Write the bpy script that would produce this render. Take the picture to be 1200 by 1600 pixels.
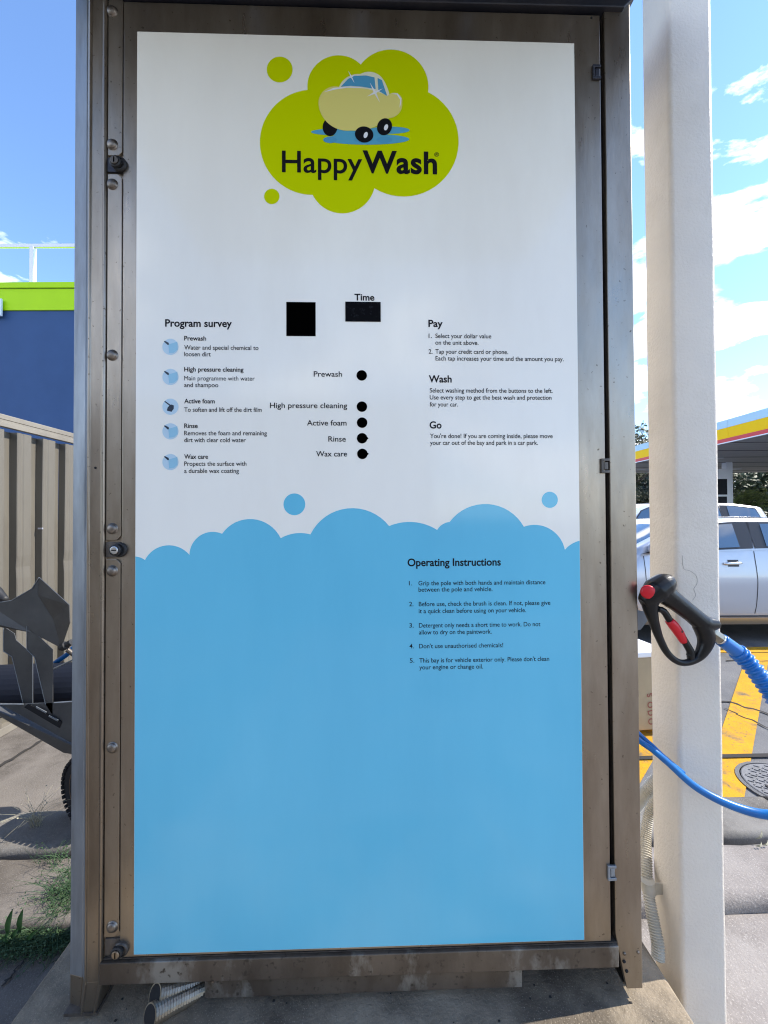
import bpy, bmesh, math, random
from mathutils import Vector, Matrix, Euler
R = math.radians
sc = bpy.context.scene
col = sc.collection
for o in list(bpy.data.objects):
    bpy.data.objects.remove(o)

# ------------------------------------------------------------------ camera
EYE = 1.45
F = 640.0 / 1200.0
PITCH, ROLL = R(0.8), R(-0.27)
CAM_ROT = Matrix.Rotation(R(90) + PITCH, 3, 'X') @ Matrix.Rotation(ROLL, 3, 'Z')
cd = bpy.data.cameras.new('camera')
cam = bpy.data.objects.new('camera', cd)
col.objects.link(cam)
cd.sensor_fit = 'HORIZONTAL'
cd.sensor_width = 36
cd.lens = 36 * F
cd.clip_start = 0.02
cd.clip_end = 2000
cam.matrix_world = Matrix.Translation((0, 0, EYE)) @ CAM_ROT.to_4x4()
sc.camera = cam

# ------------------------------------------------------------------ light
SUN_EL, SUN_AZ = 44.0, 82.0      # azimuth from +Y (away from the camera) towards +X
SKY_STRENGTH = 0.13
world = bpy.data.worlds.new('World')
sc.world = world
world.use_nodes = True
nt = world.node_tree
nt.nodes.clear()
def wn(t, **k):
    n = nt.nodes.new(t)
    for a, b in k.items():
        setattr(n, a, b)
    return n
sky = wn('ShaderNodeTexSky', sky_type='NISHITA')
sky.sun_disc = False
sky.sun_elevation = R(SUN_EL)
sky.sun_rotation = R(SUN_AZ)
sky.air_density = 1.0
sky.dust_density = 0.05
sky.ozone_density = 2.5
tc = wn('ShaderNodeTexCoord')
sep = wn('ShaderNodeSeparateXYZ')
nt.links.new(tc.outputs['Generated'], sep.inputs[0])
def wmath(op, a, b=None, clamp=False):
    n = wn('ShaderNodeMath', operation=op)
    n.use_clamp = clamp
    for i, v in enumerate((a, b)):
        if v is None:
            continue
        if isinstance(v, (int, float)):
            n.inputs[i].default_value = v
        else:
            nt.links.new(v, n.inputs[i])
    return n.outputs[0]
zz = wmath('MAXIMUM', sep.outputs[2], 0.0)
den = wmath('ADD', zz, 0.35)
cx = wmath('DIVIDE', sep.outputs[0], den)
cy = wmath('DIVIDE', sep.outputs[1], den)
cz = wmath('MULTIPLY', sep.outputs[2], 2.2)
comb = wn('ShaderNodeCombineXYZ')
nt.links.new(cx, comb.inputs[0]); nt.links.new(cy, comb.inputs[1]); nt.links.new(cz, comb.inputs[2])
mp = wn('ShaderNodeMapping')
CLOUD_OFFSET = (7.0, 7.0, 7.0)
mp.inputs['Location'].default_value = CLOUD_OFFSET
nt.links.new(comb.outputs[0], mp.inputs[0])
n1 = wn('ShaderNodeTexNoise')
n1.inputs['Scale'].default_value = 1.9
n1.inputs['Detail'].default_value = 9
n1.inputs['Roughness'].default_value = 0.58
n1.inputs['Distortion'].default_value = 0.25
nt.links.new(mp.outputs[0], n1.inputs['Vector'])
# more cloud low in the sky than overhead
low = wmath("MULTIPLY", zz, -0.13)
cl = wmath('ADD', n1.outputs['Fac'], low)
cr = wn('ShaderNodeValToRGB')
cr.color_ramp.elements[0].position = 0.465
cr.color_ramp.elements[1].position = 0.525
nt.links.new(cl, cr.inputs[0])
n2 = wn('ShaderNodeTexNoise')
n2.inputs['Scale'].default_value = 4.0
n2.inputs['Detail'].default_value = 6
nt.links.new(mp.outputs[0], n2.inputs['Vector'])
cc = wn('ShaderNodeValToRGB')
cc.color_ramp.elements[0].position = 0.35
cc.color_ramp.elements[0].color = (4.0, 4.35, 5.1, 1)
cc.color_ramp.elements[1].position = 0.62
cc.color_ramp.elements[1].color = (7.6, 7.6, 7.7, 1)
nt.links.new(n2.outputs['Fac'], cc.inputs[0])
SKY_GAIN = wn('ShaderNodeMixRGB', blend_type='MULTIPLY')
SKY_GAIN.inputs[0].default_value = 1
SKY_GAIN.inputs[2].default_value = (.66, .735, .83, 1)
nt.links.new(sky.outputs[0], SKY_GAIN.inputs[1])
mx = wn('ShaderNodeMixRGB')
nt.links.new(cr.outputs[0], mx.inputs[0])
nt.links.new(SKY_GAIN.outputs[0], mx.inputs[1])
nt.links.new(cc.outputs[0], mx.inputs[2])
bg = wn('ShaderNodeBackground')
bg.inputs[1].default_value = SKY_STRENGTH
nt.links.new(mx.outputs[0], bg.inputs[0])
wo = wn('ShaderNodeOutputWorld')
nt.links.new(bg.outputs[0], wo.inputs[0])

sl = bpy.data.lights.new('sun', 'SUN')
sl.energy = 2.3
sl.angle = R(0.5)
sl.color = (1.0, 0.93, 0.83)
sun = bpy.data.objects.new('sun', sl)
col.objects.link(sun)
sdir = Vector((math.sin(R(SUN_AZ)) * math.cos(R(SUN_EL)), math.cos(R(SUN_AZ)) * math.cos(R(SUN_EL)), math.sin(R(SUN_EL))))
sun.rotation_euler = sdir.to_track_quat('Z', 'Y').to_euler()
sun.location = sdir * 30
sc.view_settings.view_transform = 'Standard'
sc.view_settings.look = 'None'
sc.view_settings.exposure = 1.8
sc.view_settings.gamma = 1
sc.cycles.filter_width = 1.15
sc.cycles.denoising_prefilter = 'NONE'
sc.view_settings.use_curve_mapping = False

# ------------------------------------------------------------------ measuring helpers
def ray(px, py):
    v = Vector(((px - 600) / 640.0, -(py - 800) / 640.0, -1))
    return CAM_ROT @ v
E0 = Vector((0, 0, EYE))
def P(px, py, Y):                     # world point at world depth Y
    d = ray(px, py)
    return E0 + d * (Y / d.y)
def G(px, py, z=0.0):                 # world point on the level z
    d = ray(px, py)
    return E0 + d * ((z - EYE) / d.z)
PHI = R(1.55)
CAB_O = Vector((0, 1.055, 0))
CAB_R = Matrix.Rotation(PHI, 3, 'Z')
def S(px, py, y0=0.0):                # cabinet-local point on its plane y = y0
    Ri = CAB_R.inverted()
    o = Ri @ (E0 - CAB_O)
    d = Ri @ ray(px, py)
    return o + d * ((y0 - o.y) / d.y)
def bay(x, y, z):                     # bay axes (turned like the cabinet) to world
    return CAB_R @ Vector((x, y, z))

# ------------------------------------------------------------------ objects
def tag(o, label=None, cat=None, group=None, kind=None):
    if label: o['label'] = label
    if cat: o['category'] = cat
    if group: o['group'] = group
    if kind: o['kind'] = kind
    return o
def empty(name, loc=(0, 0, 0), rz=0, label=None, cat=None, group=None):
    o = bpy.data.objects.new(name, None)
    o.location = loc
    o.rotation_euler = (0, 0, rz)
    o.empty_display_size = 0.1
    col.objects.link(o)
    return tag(o, label, cat, group)
class MB:
    def __init__(s):
        s.v, s.f, s.m = [], [], []
        s.mi = 0
    def add(s, vs, fs):
        b = len(s.v)
        s.v += [tuple(v) for v in vs]
        s.f += [tuple(i + b for i in f) for f in fs]
        s.m += [s.mi] * len(fs)
        return s
    def box(s, x0, x1, y0, y1, z0, z1, fn=None):
        vs = [Vector((x, y, z)) for z in (z0, z1) for y in (y0, y1) for x in (x0, x1)]
        if fn: vs = [fn(*v) for v in vs]
        return s.add(vs, [(0, 2, 3, 1), (4, 5, 7, 6), (0, 1, 5, 4), (2, 6, 7, 3), (0, 4, 6, 2), (1, 3, 7, 5)])
    def poly(s, pts, d):              # polygon pts (3D) extruded by vector d
        n = len(pts)
        d = Vector(d)
        vs = [Vector(p) for p in pts] + [Vector(p) + d for p in pts]
        fs = [tuple(range(n)), tuple(range(2 * n - 1, n - 1, -1))]
        fs += [(i, i + n, (i + 1) % n + n, (i + 1) % n) for i in range(n)]
        return s.add(vs, fs)
    def sheet(s, pts):
        return s.add(pts, [tuple(range(len(pts)))])
    def grid(s, fn, nu, nv):
        vs = [fn(i / nu, j / nv) for j in range(nv + 1) for i in range(nu + 1)]
        fs = [(j * (nu + 1) + i, j * (nu + 1) + i + 1, (j + 1) * (nu + 1) + i + 1, (j + 1) * (nu + 1) + i) for j in range(nv) for i in range(nu)]
        return s.add(vs, fs)
    def tube(s, pts, rads, n=12, cap=True, sub=4, squash=None):
        pts = [Vector(p) for p in pts]
        if isinstance(rads, (int, float)): rads = [rads] * len(pts)
        if sub > 1 and len(pts) > 2:
            q, r2 = [], []
            for i in range(len(pts) - 1):
                p0, p1, p2, p3 = pts[max(i - 1, 0)], pts[i], pts[i + 1], pts[min(i + 2, len(pts) - 1)]
                for k in range(sub):
                    t = k / sub
                    q.append(0.5 * ((2 * p1) + (p2 - p0) * t + (2 * p0 - 5 * p1 + 4 * p2 - p3) * t * t + (3 * p1 - p0 - 3 * p2 + p3) * t ** 3))
                    r2.append(rads[i] * (1 - t) + rads[i + 1] * t)
            q.append(pts[-1]); r2.append(rads[-1])
            pts, rads = q, r2
        vs, fs = [], []
        t0 = (pts[1] - pts[0]).normalized()
        up = Vector((0, 0, 1)) if abs(t0.z) < 0.9 else Vector((0, 1, 0))
        a = t0.cross(up).normalized()
        for i, p in enumerate(pts):
            t = (pts[min(i + 1, len(pts) - 1)] - pts[max(i - 1, 0)]).normalized()
            a = (a - t * a.dot(t)).normalized()
            b = t.cross(a)
            for k in range(n):
                an = 2 * math.pi * k / n
                o = (a * math.cos(an) + b * math.sin(an)) * rads[i]
                if squash: o = Vector((o.x * squash[0], o.y * squash[1], o.z * squash[2]))
                vs.append(p + o)
        m = len(pts)
        for i in range(m - 1):
            for k in range(n):
                k2 = (k + 1) % n
                fs.append((i * n + k, i * n + k2, (i + 1) * n + k2, (i + 1) * n + k))
        if cap:
            fs.append(tuple(range(n - 1, -1, -1)))
            fs.append(tuple((m - 1) * n + k for k in range(n)))
        return s.add(vs, fs)
    def lathe(s, c, ax, prof, n=24):  # prof: (radius, offset along ax)
        c, ax = Vector(c), Vector(ax).normalized()
        up = Vector((0, 0, 1)) if abs(ax.z) < 0.9 else Vector((1, 0, 0))
        a = ax.cross(up).normalized(); b = ax.cross(a)
        vs = [c + ax * h + (a * math.cos(2 * math.pi * k / n) + b * math.sin(2 * math.pi * k / n)) * max(r, 1e-5) for r, h in prof for k in range(n)]
        fs = [(i * n + k, i * n + (k + 1) % n, (i + 1) * n + (k + 1) % n, (i + 1) * n + k) for i in range(len(prof) - 1) for k in range(n)]
        fs.append(tuple(range(n - 1, -1, -1)))
        fs.append(tuple((len(prof) - 1) * n + k for k in range(n)))
        return s.add(vs, fs)
    def build(s, name, mat, parent=None, bevel=0, smooth=False, seg=2, recalc=True):
        me = bpy.data.meshes.new(name)
        me.from_pydata(s.v, [], s.f)
        mats = mat if isinstance(mat, (list, tuple)) else [mat]
        for m_ in mats: me.materials.append(m_)
        if len(mats) > 1:
            me.polygons.foreach_set('material_index', s.m)
        if recalc:
            bm = bmesh.new(); bm.from_mesh(me)
            bmesh.ops.recalc_face_normals(bm, faces=bm.faces)
            bm.to_mesh(me); bm.free()
        if smooth:
            me.polygons.foreach_set('use_smooth', [True] * len(me.polygons))
        me.update()
        o = bpy.data.objects.new(name, me)
        col.objects.link(o)
        if parent: o.parent = parent
        if bevel:
            b = o.modifiers.new('bevel', 'BEVEL')
            b.width = bevel; b.segments = seg; b.limit_method = 'ANGLE'; b.angle_limit = R(35)
        return o
def copy_tree(o, parent=None):
    c = o.copy()
    col.objects.link(c)
    c.parent = parent
    for ch in list(o.children):
        copy_tree(ch, c)
    return c

# ------------------------------------------------------------------ materials
def rgb(r, g, b):                     # sRGB 0..255 to linear
    f = lambda c: (c / 255 / 12.92) if c <= 10 else ((c / 255 + 0.055) / 1.055) ** 2.4
    return (f(r), f(g), f(b), 1)
def mat(name, base, rough=0.5, metal=0.0, c2=None, scale=5, detail=6, lo=0.35, hi=0.65, stretch=(1, 1, 1), bump=0, bscale=None, rvar=0, spec=0.5, coat=0,
        c3=None, scale3=1.5, lo3=0.5, hi3=0.65, emit=None, trans=0, bstretch=None, speck=None):
    m = bpy.data.materials.new(name)
    m.use_nodes = True
    t = m.node_tree
    bs = t.nodes['Principled BSDF']
    base = tuple(base) + ((1,) if len(base) == 3 else ())
    bs.inputs['Base Color'].default_value = base
    bs.inputs['Roughness'].default_value = rough
    bs.inputs['Metallic'].default_value = metal
    bs.inputs['Specular IOR Level'].default_value = spec
    bs.inputs['Coat Weight'].default_value = coat
    bs.inputs['Coat Roughness'].default_value = 0.06
    bs.inputs['Transmission Weight'].default_value = trans
    if emit:
        bs.inputs['Emission Color'].default_value = tuple(emit[:3]) + (1,)
        bs.inputs['Emission Strength'].default_value = emit[3]
    tcn = t.nodes.new('ShaderNodeTexCoord')
    def noise(sc_, st, det=6, ro=0.6):
        mpn = t.nodes.new('ShaderNodeMapping')
        mpn.inputs['Scale'].default_value = st
        t.links.new(tcn.outputs['Object'], mpn.inputs[0])
        n = t.nodes.new('ShaderNodeTexNoise')
        n.inputs['Scale'].default_value = sc_
        n.inputs['Detail'].default_value = det
        n.inputs['Roughness'].default_value = ro
        t.links.new(mpn.outputs[0], n.inputs['Vector'])
        return n.outputs['Fac']
    def ramp(src, a, b):
        n = t.nodes.new('ShaderNodeMapRange')
        n.inputs[1].default_value = a; n.inputs[2].default_value = b
        t.links.new(src, n.inputs[0])
        return n.outputs[0]
    cur = None
    if c2 is not None:
        x = t.nodes.new('ShaderNodeMixRGB')
        t.links.new(ramp(noise(scale, stretch, detail), lo, hi), x.inputs[0])
        x.inputs[1].default_value = base
        x.inputs[2].default_value = tuple(c2) + ((1,) if len(c2) == 3 else ())
        cur = x.outputs[0]
    if c3 is not None:
        x = t.nodes.new('ShaderNodeMixRGB')
        t.links.new(ramp(noise(scale3, stretch, 8, 0.65), lo3, hi3), x.inputs[0])
        if cur: t.links.new(cur, x.inputs[1])
        else: x.inputs[1].default_value = base
        x.inputs[2].default_value = tuple(c3) + ((1,) if len(c3) == 3 else ())
        cur = x.outputs[0]
    if speck is not None:
        x = t.nodes.new('ShaderNodeMixRGB')
        t.links.new(ramp(noise(speck[1], (1, 1, 1), 3, .5), speck[2], speck[3]), x.inputs[0])
        if cur: t.links.new(cur, x.inputs[1])
        else: x.inputs[1].default_value = base
        x.inputs[2].default_value = tuple(speck[0]) + (1,)
        cur = x.outputs[0]
    if cur: t.links.new(cur, bs.inputs['Base Color'])
    if rvar:
        n = t.nodes.new('ShaderNodeMapRange')
        n.inputs[1].default_value = 0.3; n.inputs[2].default_value = 0.7
        n.inputs[3].default_value = max(rough - rvar, 0.02); n.inputs[4].default_value = min(rough + rvar, 1)
        t.links.new(noise(scale * 1.7, stretch), n.inputs[0])
        t.links.new(n.outputs[0], bs.inputs['Roughness'])
    if bump:
        b = t.nodes.new('ShaderNodeBump')
        b.inputs['Strength'].default_value = 1
        b.inputs['Distance'].default_value = bump
        t.links.new(noise(bscale or scale * 4, bstretch or stretch, 5), b.inputs['Height'])
        t.links.new(b.outputs[0], bs.inputs['Normal'])
    return m
M = {}
M['steel'] = mat('dirty stainless steel', (.43, .375, .305), .34, .88, c2=(.32, .27, .21), scale=5, stretch=(2.2, 2.2, .5), lo=.3, hi=.75, c3=(.19, .15, .11), scale3=1.6, lo3=.43, hi3=.72, bump=.0003, bscale=60, rvar=.09, speck=((.14, .11, .08), 90, .66, .74))
M['steel_dull'] = mat('grimy steel', (.17, .15, .13), .55, .7, c2=(.09, .08, .07), scale=11, stretch=(3, 3, .8), bump=.0004, bscale=60, rvar=.1)
M['galv'] = mat('galvanised steel', (.30, .33, .36), .45, .6, c2=(.21, .225, .24), scale=9, stretch=(3, 3, .5), bump=.0002, bscale=90, rvar=.1)
M['rail'] = mat('rail steel with lime marks', (.17, .14, .11), .5, .55, c2=(.09, .07, .052), scale=8, c3=(.30, .285, .25), scale3=5, lo3=.53, hi3=.62, stretch=(1, 1, .5), bump=.0006, bscale=60, speck=((.08, .065, .05), 70, .6, .7))
M['side_steel'] = mat('clean side steel', (.72, .68, .62), .4, .75, c2=(.6, .56, .5), scale=3)
M['bounce_wall'] = mat('cream bounce wall panel', (.40, .35, .28), .6, c2=(.34, .30, .24), scale=3)
M['added_awning'] = mat('brown grey awning sheet', (.10, .085, .07), .6, .2, c2=(.07, .06, .05), scale=3)
M['hairline'] = mat('hairline crack', (.22, .20, .18), .9)
M['black_gap'] = mat('dark gap', (.006, .006, .008), .8)
M['navy'] = mat('dark header metal', (.03, .035, .05), .45, .5, c2=(.05, .05, .06), scale=8)
M['rivet'] = mat('rivet steel', (.30, .26, .22), .42, .9, c2=(.16, .14, .12), scale=40)
M['rubber'] = mat('black rubber', (.012, .012, .013), .55, c2=(.02, .02, .02), scale=30, bump=.0004, bscale=150)
M['lock'] = mat('lock barrel', (.6, .6, .58), .3, .9)
M['white_print'] = mat('white sign face', rgb(253, 250, 238), .12, spec=.45, c2=rgb(245, 241, 229), scale=1.3, stretch=(1.6, 1, .5), c3=rgb(238, 233, 219), scale3=.9, lo3=.5, hi3=.8, bump=.00006, bscale=45)
M['blue_print'] = mat('blue sign print', rgb(110, 200, 228), .10, spec=.5, c2=rgb(98, 189, 219), scale=1.1, stretch=(1.5, 1, .4), c3=rgb(92, 181, 213), scale3=.8, lo3=.5, hi3=.75, bump=.00005, bscale=45)
M['green_print'] = mat('lime sign print', rgb(200, 214, 0), .35, spec=.06)
M['ink'] = mat('black print', (.006, .006, .009), .5, spec=.15)
M['icon'] = mat('icon light blue', rgb(190, 216, 230), .25)
M['icon2'] = mat('icon mid blue', rgb(150, 200, 222), .25)
M['icon3'] = mat('icon dark', rgb(30, 45, 62), .3)
M['cream'] = mat('cream print', rgb(228, 216, 124), .3, spec=.2)
M['cream_l'] = mat('pale print', rgb(236, 234, 205), .25)
M['carblue'] = mat('window blue print', rgb(84, 160, 196), .25)
M['puddle'] = mat('puddle blue print', rgb(90, 170, 200), .25)
M['hubwhite'] = mat('print white', rgb(240, 240, 240), .25)
M['black'] = mat('black opening', (.0008, .0008, .0008), .9, spec=0)
M['display'] = mat('dark display glass', (.004, .004, .005), .25, c2=(.013, .014, .017), scale=60, lo=.55, hi=.6, spec=.03)
M['post'] = mat('white painted post', rgb(226, 216, 200), .5, c2=rgb(216, 207, 193), scale=3, bump=.0022, bscale=120, c3=rgb(200, 189, 172), scale3=1.9, lo3=.56, hi3=.8)
M['concrete'] = mat('worn concrete', (.13, .114, .096), .85, c2=(.18, .16, .138), scale=3, c3=(.058, .048, .039), scale3=1.9, lo3=.45, hi3=.66, bump=.0022, bscale=130, speck=((.21, .19, .165), 230, .58, .68))  # darker copy for the left side; the shade there is put into the colour
M['sunlit_concrete'] = mat('sunlit worn concrete', (.205, .182, .165), .85, c2=(.27, .245, .222), scale=3, c3=(.115, .098, .085), scale3=1.9, lo3=.45, hi3=.68, bump=.003, bscale=110, speck=((.34, .31, .28), 200, .57, .67))  # lighter copy of the same concrete, sunlight on the right put into the colour
M['plinth'] = mat('stained plinth concrete', (.30, .24, .165), .8, c2=(.38, .315, .225), scale=4.5, c3=(.11, .088, .062), scale3=3.0, lo3=.40, hi3=.62, bump=.003, bscale=100, speck=((.38, .32, .24), 300, .6, .72))
M['kerb'] = mat('kerb concrete', (.155, .145, .13), .85, c2=(.20, .19, .172), scale=6, c3=(.08, .07, .06), scale3=2.8, lo3=.47, hi3=.68, bump=.0022, bscale=140, speck=((.24, .225, .2), 260, .58, .68))
M['asphalt'] = mat('grey asphalt', (.115, .115, .118), .85, c2=(.16, .158, .155), scale=2.5, c3=(.07, .07, .073), scale3=1.3, lo3=.5, hi3=.7, bump=.004, bscale=130, speck=((.23, .225, .22), 240, .58, .67))
M['yellow'] = mat('worn yellow paint', rgb(205, 150, 22), .7, c2=rgb(188, 138, 30), scale=9, c3=(.12, .11, .085), scale3=5, lo3=.56, hi3=.70, bump=.003, bscale=110, speck=((.14, .12, .08), 60, .62, .7), spec=.2)
M['crack'] = mat('joint dirt', (.03, .027, .024), .95)
M['lid'] = mat('cast cover', (.20, .20, .205), .6, .2, c2=(.15, .15, .15), scale=20, bump=.002, bscale=80)
M['fence'] = mat('fence sheet steel', rgb(112, 107, 96), .45, .15, c2=rgb(101, 96, 86), scale=3, stretch=(1, 1, .3), c3=rgb(82, 77, 68), scale3=2.5, lo3=.5, hi3=.75, bump=.003, bscale=4, rvar=.08)
M['fence_cap'] = mat('fence cap steel', rgb(136, 130, 118), .45, .1, c2=rgb(124, 118, 107), scale=5)
M['wall_blue'] = mat('navy wall', rgb(60, 88, 130), .6, c2=rgb(56, 83, 124), scale=1.2, spec=.2)
M['lime'] = mat('lime fascia', rgb(184, 228, 20), .5, c2=rgb(178, 222, 20), scale=1.5, spec=.2)
M['rail_metal'] = mat('pale rail metal', rgb(205, 208, 220), .35, .5)
M['sign_white'] = mat('small sign face', rgb(220, 230, 240), .4)
M['canopy_blue'] = mat('pale fascia', rgb(176, 214, 236), .4)
M['canopy_yellow'] = mat('yellow fascia', rgb(255, 206, 0), .5, spec=.15)
M['canopy_red'] = mat('red fascia', rgb(206, 30, 50), .4)
M['soffit'] = mat('soffit sheet', (.66, .62, .58), .6, c2=(.55, .52, .49), scale=2, stretch=(.3, 3, 1))
M['lamp_face'] = mat('soffit lamp lens', (.8, .8, .82), .3)
M['white_paint'] = mat('white gloss', rgb(226, 232, 242), .35)
M['red_paint'] = mat('red gloss', rgb(210, 20, 34), .35)
M['car'] = mat('silver car paint', rgb(186, 190, 198), .3, .35, coat=1)
M['car_white'] = mat('white car paint', rgb(214, 219, 226), .3, .0, coat=1)
M['glass'] = mat('car glass with sky reflection', (.04, .08, .14), .04, 0, spec=1.0, coat=1)  # the sky's blue reflection is put into the base colour
M['trim'] = mat('black car trim', (.015, .015, .02), .4)
M['tyre'] = mat('tyre rubber', (.014, .014, .016), .8, bump=.002, bscale=60)
M['alloy'] = mat('alloy rim', (.45, .45, .47), .3, .8)
M['rust'] = mat('rusty rim', (.16, .09, .05), .8, c2=(.08, .05, .03), scale=20)
M['dark_steel'] = mat('dark folded steel', (.13, .13, .128), .45, .6, c2=(.09, .09, .09), scale=6, bump=.0003, bscale=60, rvar=.1)
M['tank'] = mat('dark blue plastic', (.008, .011, .02), .6, spec=.25)
M['hose'] = mat('blue hose', rgb(8, 106, 176), .32, c2=rgb(6, 92, 160), scale=20)
M['hose_cuff'] = mat('blue corrugated cuff', rgb(6, 104, 182), .3, coat=.3)
M['gun'] = mat('black gun plastic', (.0045, .0045, .005), .32, c2=(.010, .010, .011), scale=30, bump=.0003, bscale=150, spec=.35)
M['gun_red'] = mat('red gun plastic', rgb(206, 18, 36), .35)
M['brass'] = mat('dull nickel fitting', (.32, .29, .23), .35, .9, c2=(.2, .18, .14), scale=40)
M['chrome'] = mat('bright ferrule', (.7, .7, .7), .22, 1)
M['conduit'] = mat('grey plastic conduit', rgb(190, 184, 170), .5, c2=rgb(165, 158, 140), scale=12)
M['steel_conduit'] = mat('flexible steel conduit', (.36, .31, .24), .38, .8, c2=(.2, .17, .13), scale=15)
M['beige'] = mat('beige box', rgb(178, 158, 124), .6, c2=rgb(165, 146, 114), scale=4)
M['box_red'] = mat('red brown lettering', rgb(150, 84, 70), .6)
M['brown'] = mat('brown stain', rgb(110, 80, 62), .7)
M['leaf'] = mat('tree leaf', (.045, .07, .03), .6, c2=(.085, .11, .045), scale=1.3)
M['leaf2'] = mat('olive tree leaf', (.06, .075, .04), .6, c2=(.11, .12, .06), scale=1.1)
M['leaf_bush'] = mat('yellow green leaf', (.22, .26, .06), .6, c2=(.12, .17, .05), scale=2.5)
M['bark'] = mat('bark', (.09, .07, .055), .9, bump=.02, bscale=12)
M['weed'] = mat('weed green', (.045, .12, .03), .6, c2=(.08, .17, .04), scale=20)
M['weed_dark'] = mat('dark weed green', (.03, .075, .03), .7, c2=(.05, .10, .035), scale=20)
M['straw'] = mat('dry grass', (.36, .34, .24), .8)

# ------------------------------------------------------------------ ground
def slab(name, m, x0, x1, y0, y1, z0, z1, bevel=.015, seg=3, nx=1, kind='structure', parent=None):
    o = MB().box(x0, x1, y0, y1, z0, z1, bay).build(name, m, parent, bevel=bevel, seg=seg)
    if kind: tag(o, kind=kind)
    return o
g = MB().sheet([(-600, -600, 0), (600, -600, 0), (600, 900, 0), (-600, 900, 0)]).build('ground', M['asphalt'])
tag(g, kind='structure')
cs = MB().sheet([bay(-3.2, 2.0, .006), bay(.45, 2.0, .006), bay(.45, 9.9, .006), bay(-3.2, 9.9, .006)]).build('concrete_yard', M['concrete'])
tag(cs, kind='structure')
bf = MB().sheet([bay(-.9, -4, .006), bay(6, -4, .006), bay(6, 1.47, .006), bay(-.9, 1.47, .006)]).build('bay_floor', M['sunlit_concrete'])
tag(MB().sheet([bay(-6, -4, .005), bay(-.905, -4, .005), bay(-.905, 1.47, .005), bay(-6, 1.47, .005)]).build('shaded_floor', M['concrete']), kind='structure')  # left floor kept apart, its shade painted in by the darker concrete
tag(bf, kind='structure')
def wavy_slab(name, m, x0, x1, y0, y1, z1, amp=.0025, rr=.03, seed=1, cols=(0,), step=.04):
    """a kerb strip whose front and rear edges are rounded and slightly worn"""
    rnd = random.Random(seed)
    n = max(2, int((x1 - x0) / step))
    prof = [(y0, -.02), (y0, z1 - rr)]
    for k in range(1, 6):
        a = k / 6 * math.pi / 2
        prof.append((y0 + rr * (1 - math.cos(a)), z1 - rr * (1 - math.sin(a))))
    prof += [(y0 + rr, z1)]
    for k in range(1, 6):
        prof.append((y0 + rr + (y1 - y0 - 2 * rr) * k / 6, z1))
    prof += [(y1 - rr, z1), (y1 - rr * .3, z1 - rr * .3), (y1, z1 - rr), (y1, -.02)]
    vs, ph = [], [rnd.uniform(0, 6) for _ in range(4)]
    for i in range(n + 1):
        x = x0 + (x1 - x0) * i / n
        w = amp * (math.sin(x * 9 + ph[0]) + .6 * math.sin(x * 23 + ph[1]))
        for (y, z) in prof:
            vs.append(bay(x, y + w + rnd.uniform(-1, 1) * amp * .4, z + (rnd.uniform(-1, 1) * amp * .5 if z > .02 else 0)))
    k = len(prof)
    fs = [(i * k + j, i * k + j + 1, (i + 1) * k + j + 1, (i + 1) * k + j) for i in range(n) for j in range(k - 1)]
    fs += [tuple(range(k)), tuple(n * k + j for j in range(k - 1, -1, -1))]
    o = MB().add(vs, fs).build(name, m, smooth=True)
    return tag(o, kind='structure')
wavy_slab('kerb', M['kerb'], -2.45, -.35, 1.755, 2.0, .085, seed=3)
wavy_slab('kerb', M['kerb'], -.33, 1.9, 1.755, 2.0, .075, seed=4)
wavy_slab('kerb', M['kerb'], 1.915, 4.6, 1.755, 2.0, .075, seed=5)
wavy_slab('pavement', M['concrete'], -2.45, -.90, 1.45, 1.735, .07, rr=.02, seed=6)  # left strip takes the darker copy for its shade
wavy_slab('pavement', M['sunlit_concrete'], .80, 4.6, 1.47, 1.735, .065, rr=.045, seed=7)

# plinth: a raised slab with a rounded right end, worn edges
def plinth_mesh():
    Z = .20
    out = []
    x0, x1, y0, y1 = -.915, .80, .35, 1.70
    def arc(cx, cy, r, a0, a1, n):
        return [(cx + r * math.cos(R(a0 + (a1 - a0) * k / n)), cy + r * math.sin(R(a0 + (a1 - a0) * k / n))) for k in range(n + 1)]
    out += arc(x1 - .30, 1.00 - .05, .30, -62, 0, 10)
    out += arc(x1 - .03, y1 - .03, .03, 0, 90, 3)
    out += arc(x0 + .03, y1 - .03, .03, 90, 180, 3)
    out += [(x0, 1.4), (x0, 1.2), (x0, 1.0), (x0, .8), (x0, y0), (x1 - .35, y0), (x1 - .17, .62)]
    n = len(out)
    rnd = random.Random(2)
    jit = [(rnd.uniform(-.004, .004), rnd.uniform(-.004, .004)) for _ in out]
    out = [(a + j[0], b + j[1]) for (a, b), j in zip(out, jit)]
    cx, cy = 0, 1.0
    rings = []
    for off, z in ((.0, -.01), (0, Z - .03), (-.004, Z - .012), (-.013, Z - .002), (-.03, Z), (-.12, Z)):
        ring = []
        for i in range(n):
            p = Vector(out[i]); q = Vector(out[(i + 1) % n]); o = Vector(out[i - 1])
            t = (q - o).normalized(); nn = Vector((-t.y, t.x))
            s = p + nn * (-off)
            ring.append(bay(s.x, s.y, z + (rnd.uniform(-.001, .001) if z > .15 else 0)))
        rings.append(ring)
    vs = [v for r in rings for v in r]
    fs = [(k * n + i, k * n + (i + 1) % n, (k + 1) * n + (i + 1) % n, (k + 1) * n + i) for k in range(len(rings) - 1) for i in range(n)]
    fs.append(tuple((len(rings) - 1) * n + i for i in range(n)))
    return vs, fs
vs, fs = plinth_mesh()
pl = MB().add(vs, fs).build('plinth', M['plinth'])
tag(pl, 'stained raised concrete plinth with a rounded right end, under the steel wash cabinet', 'plinth')

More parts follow.
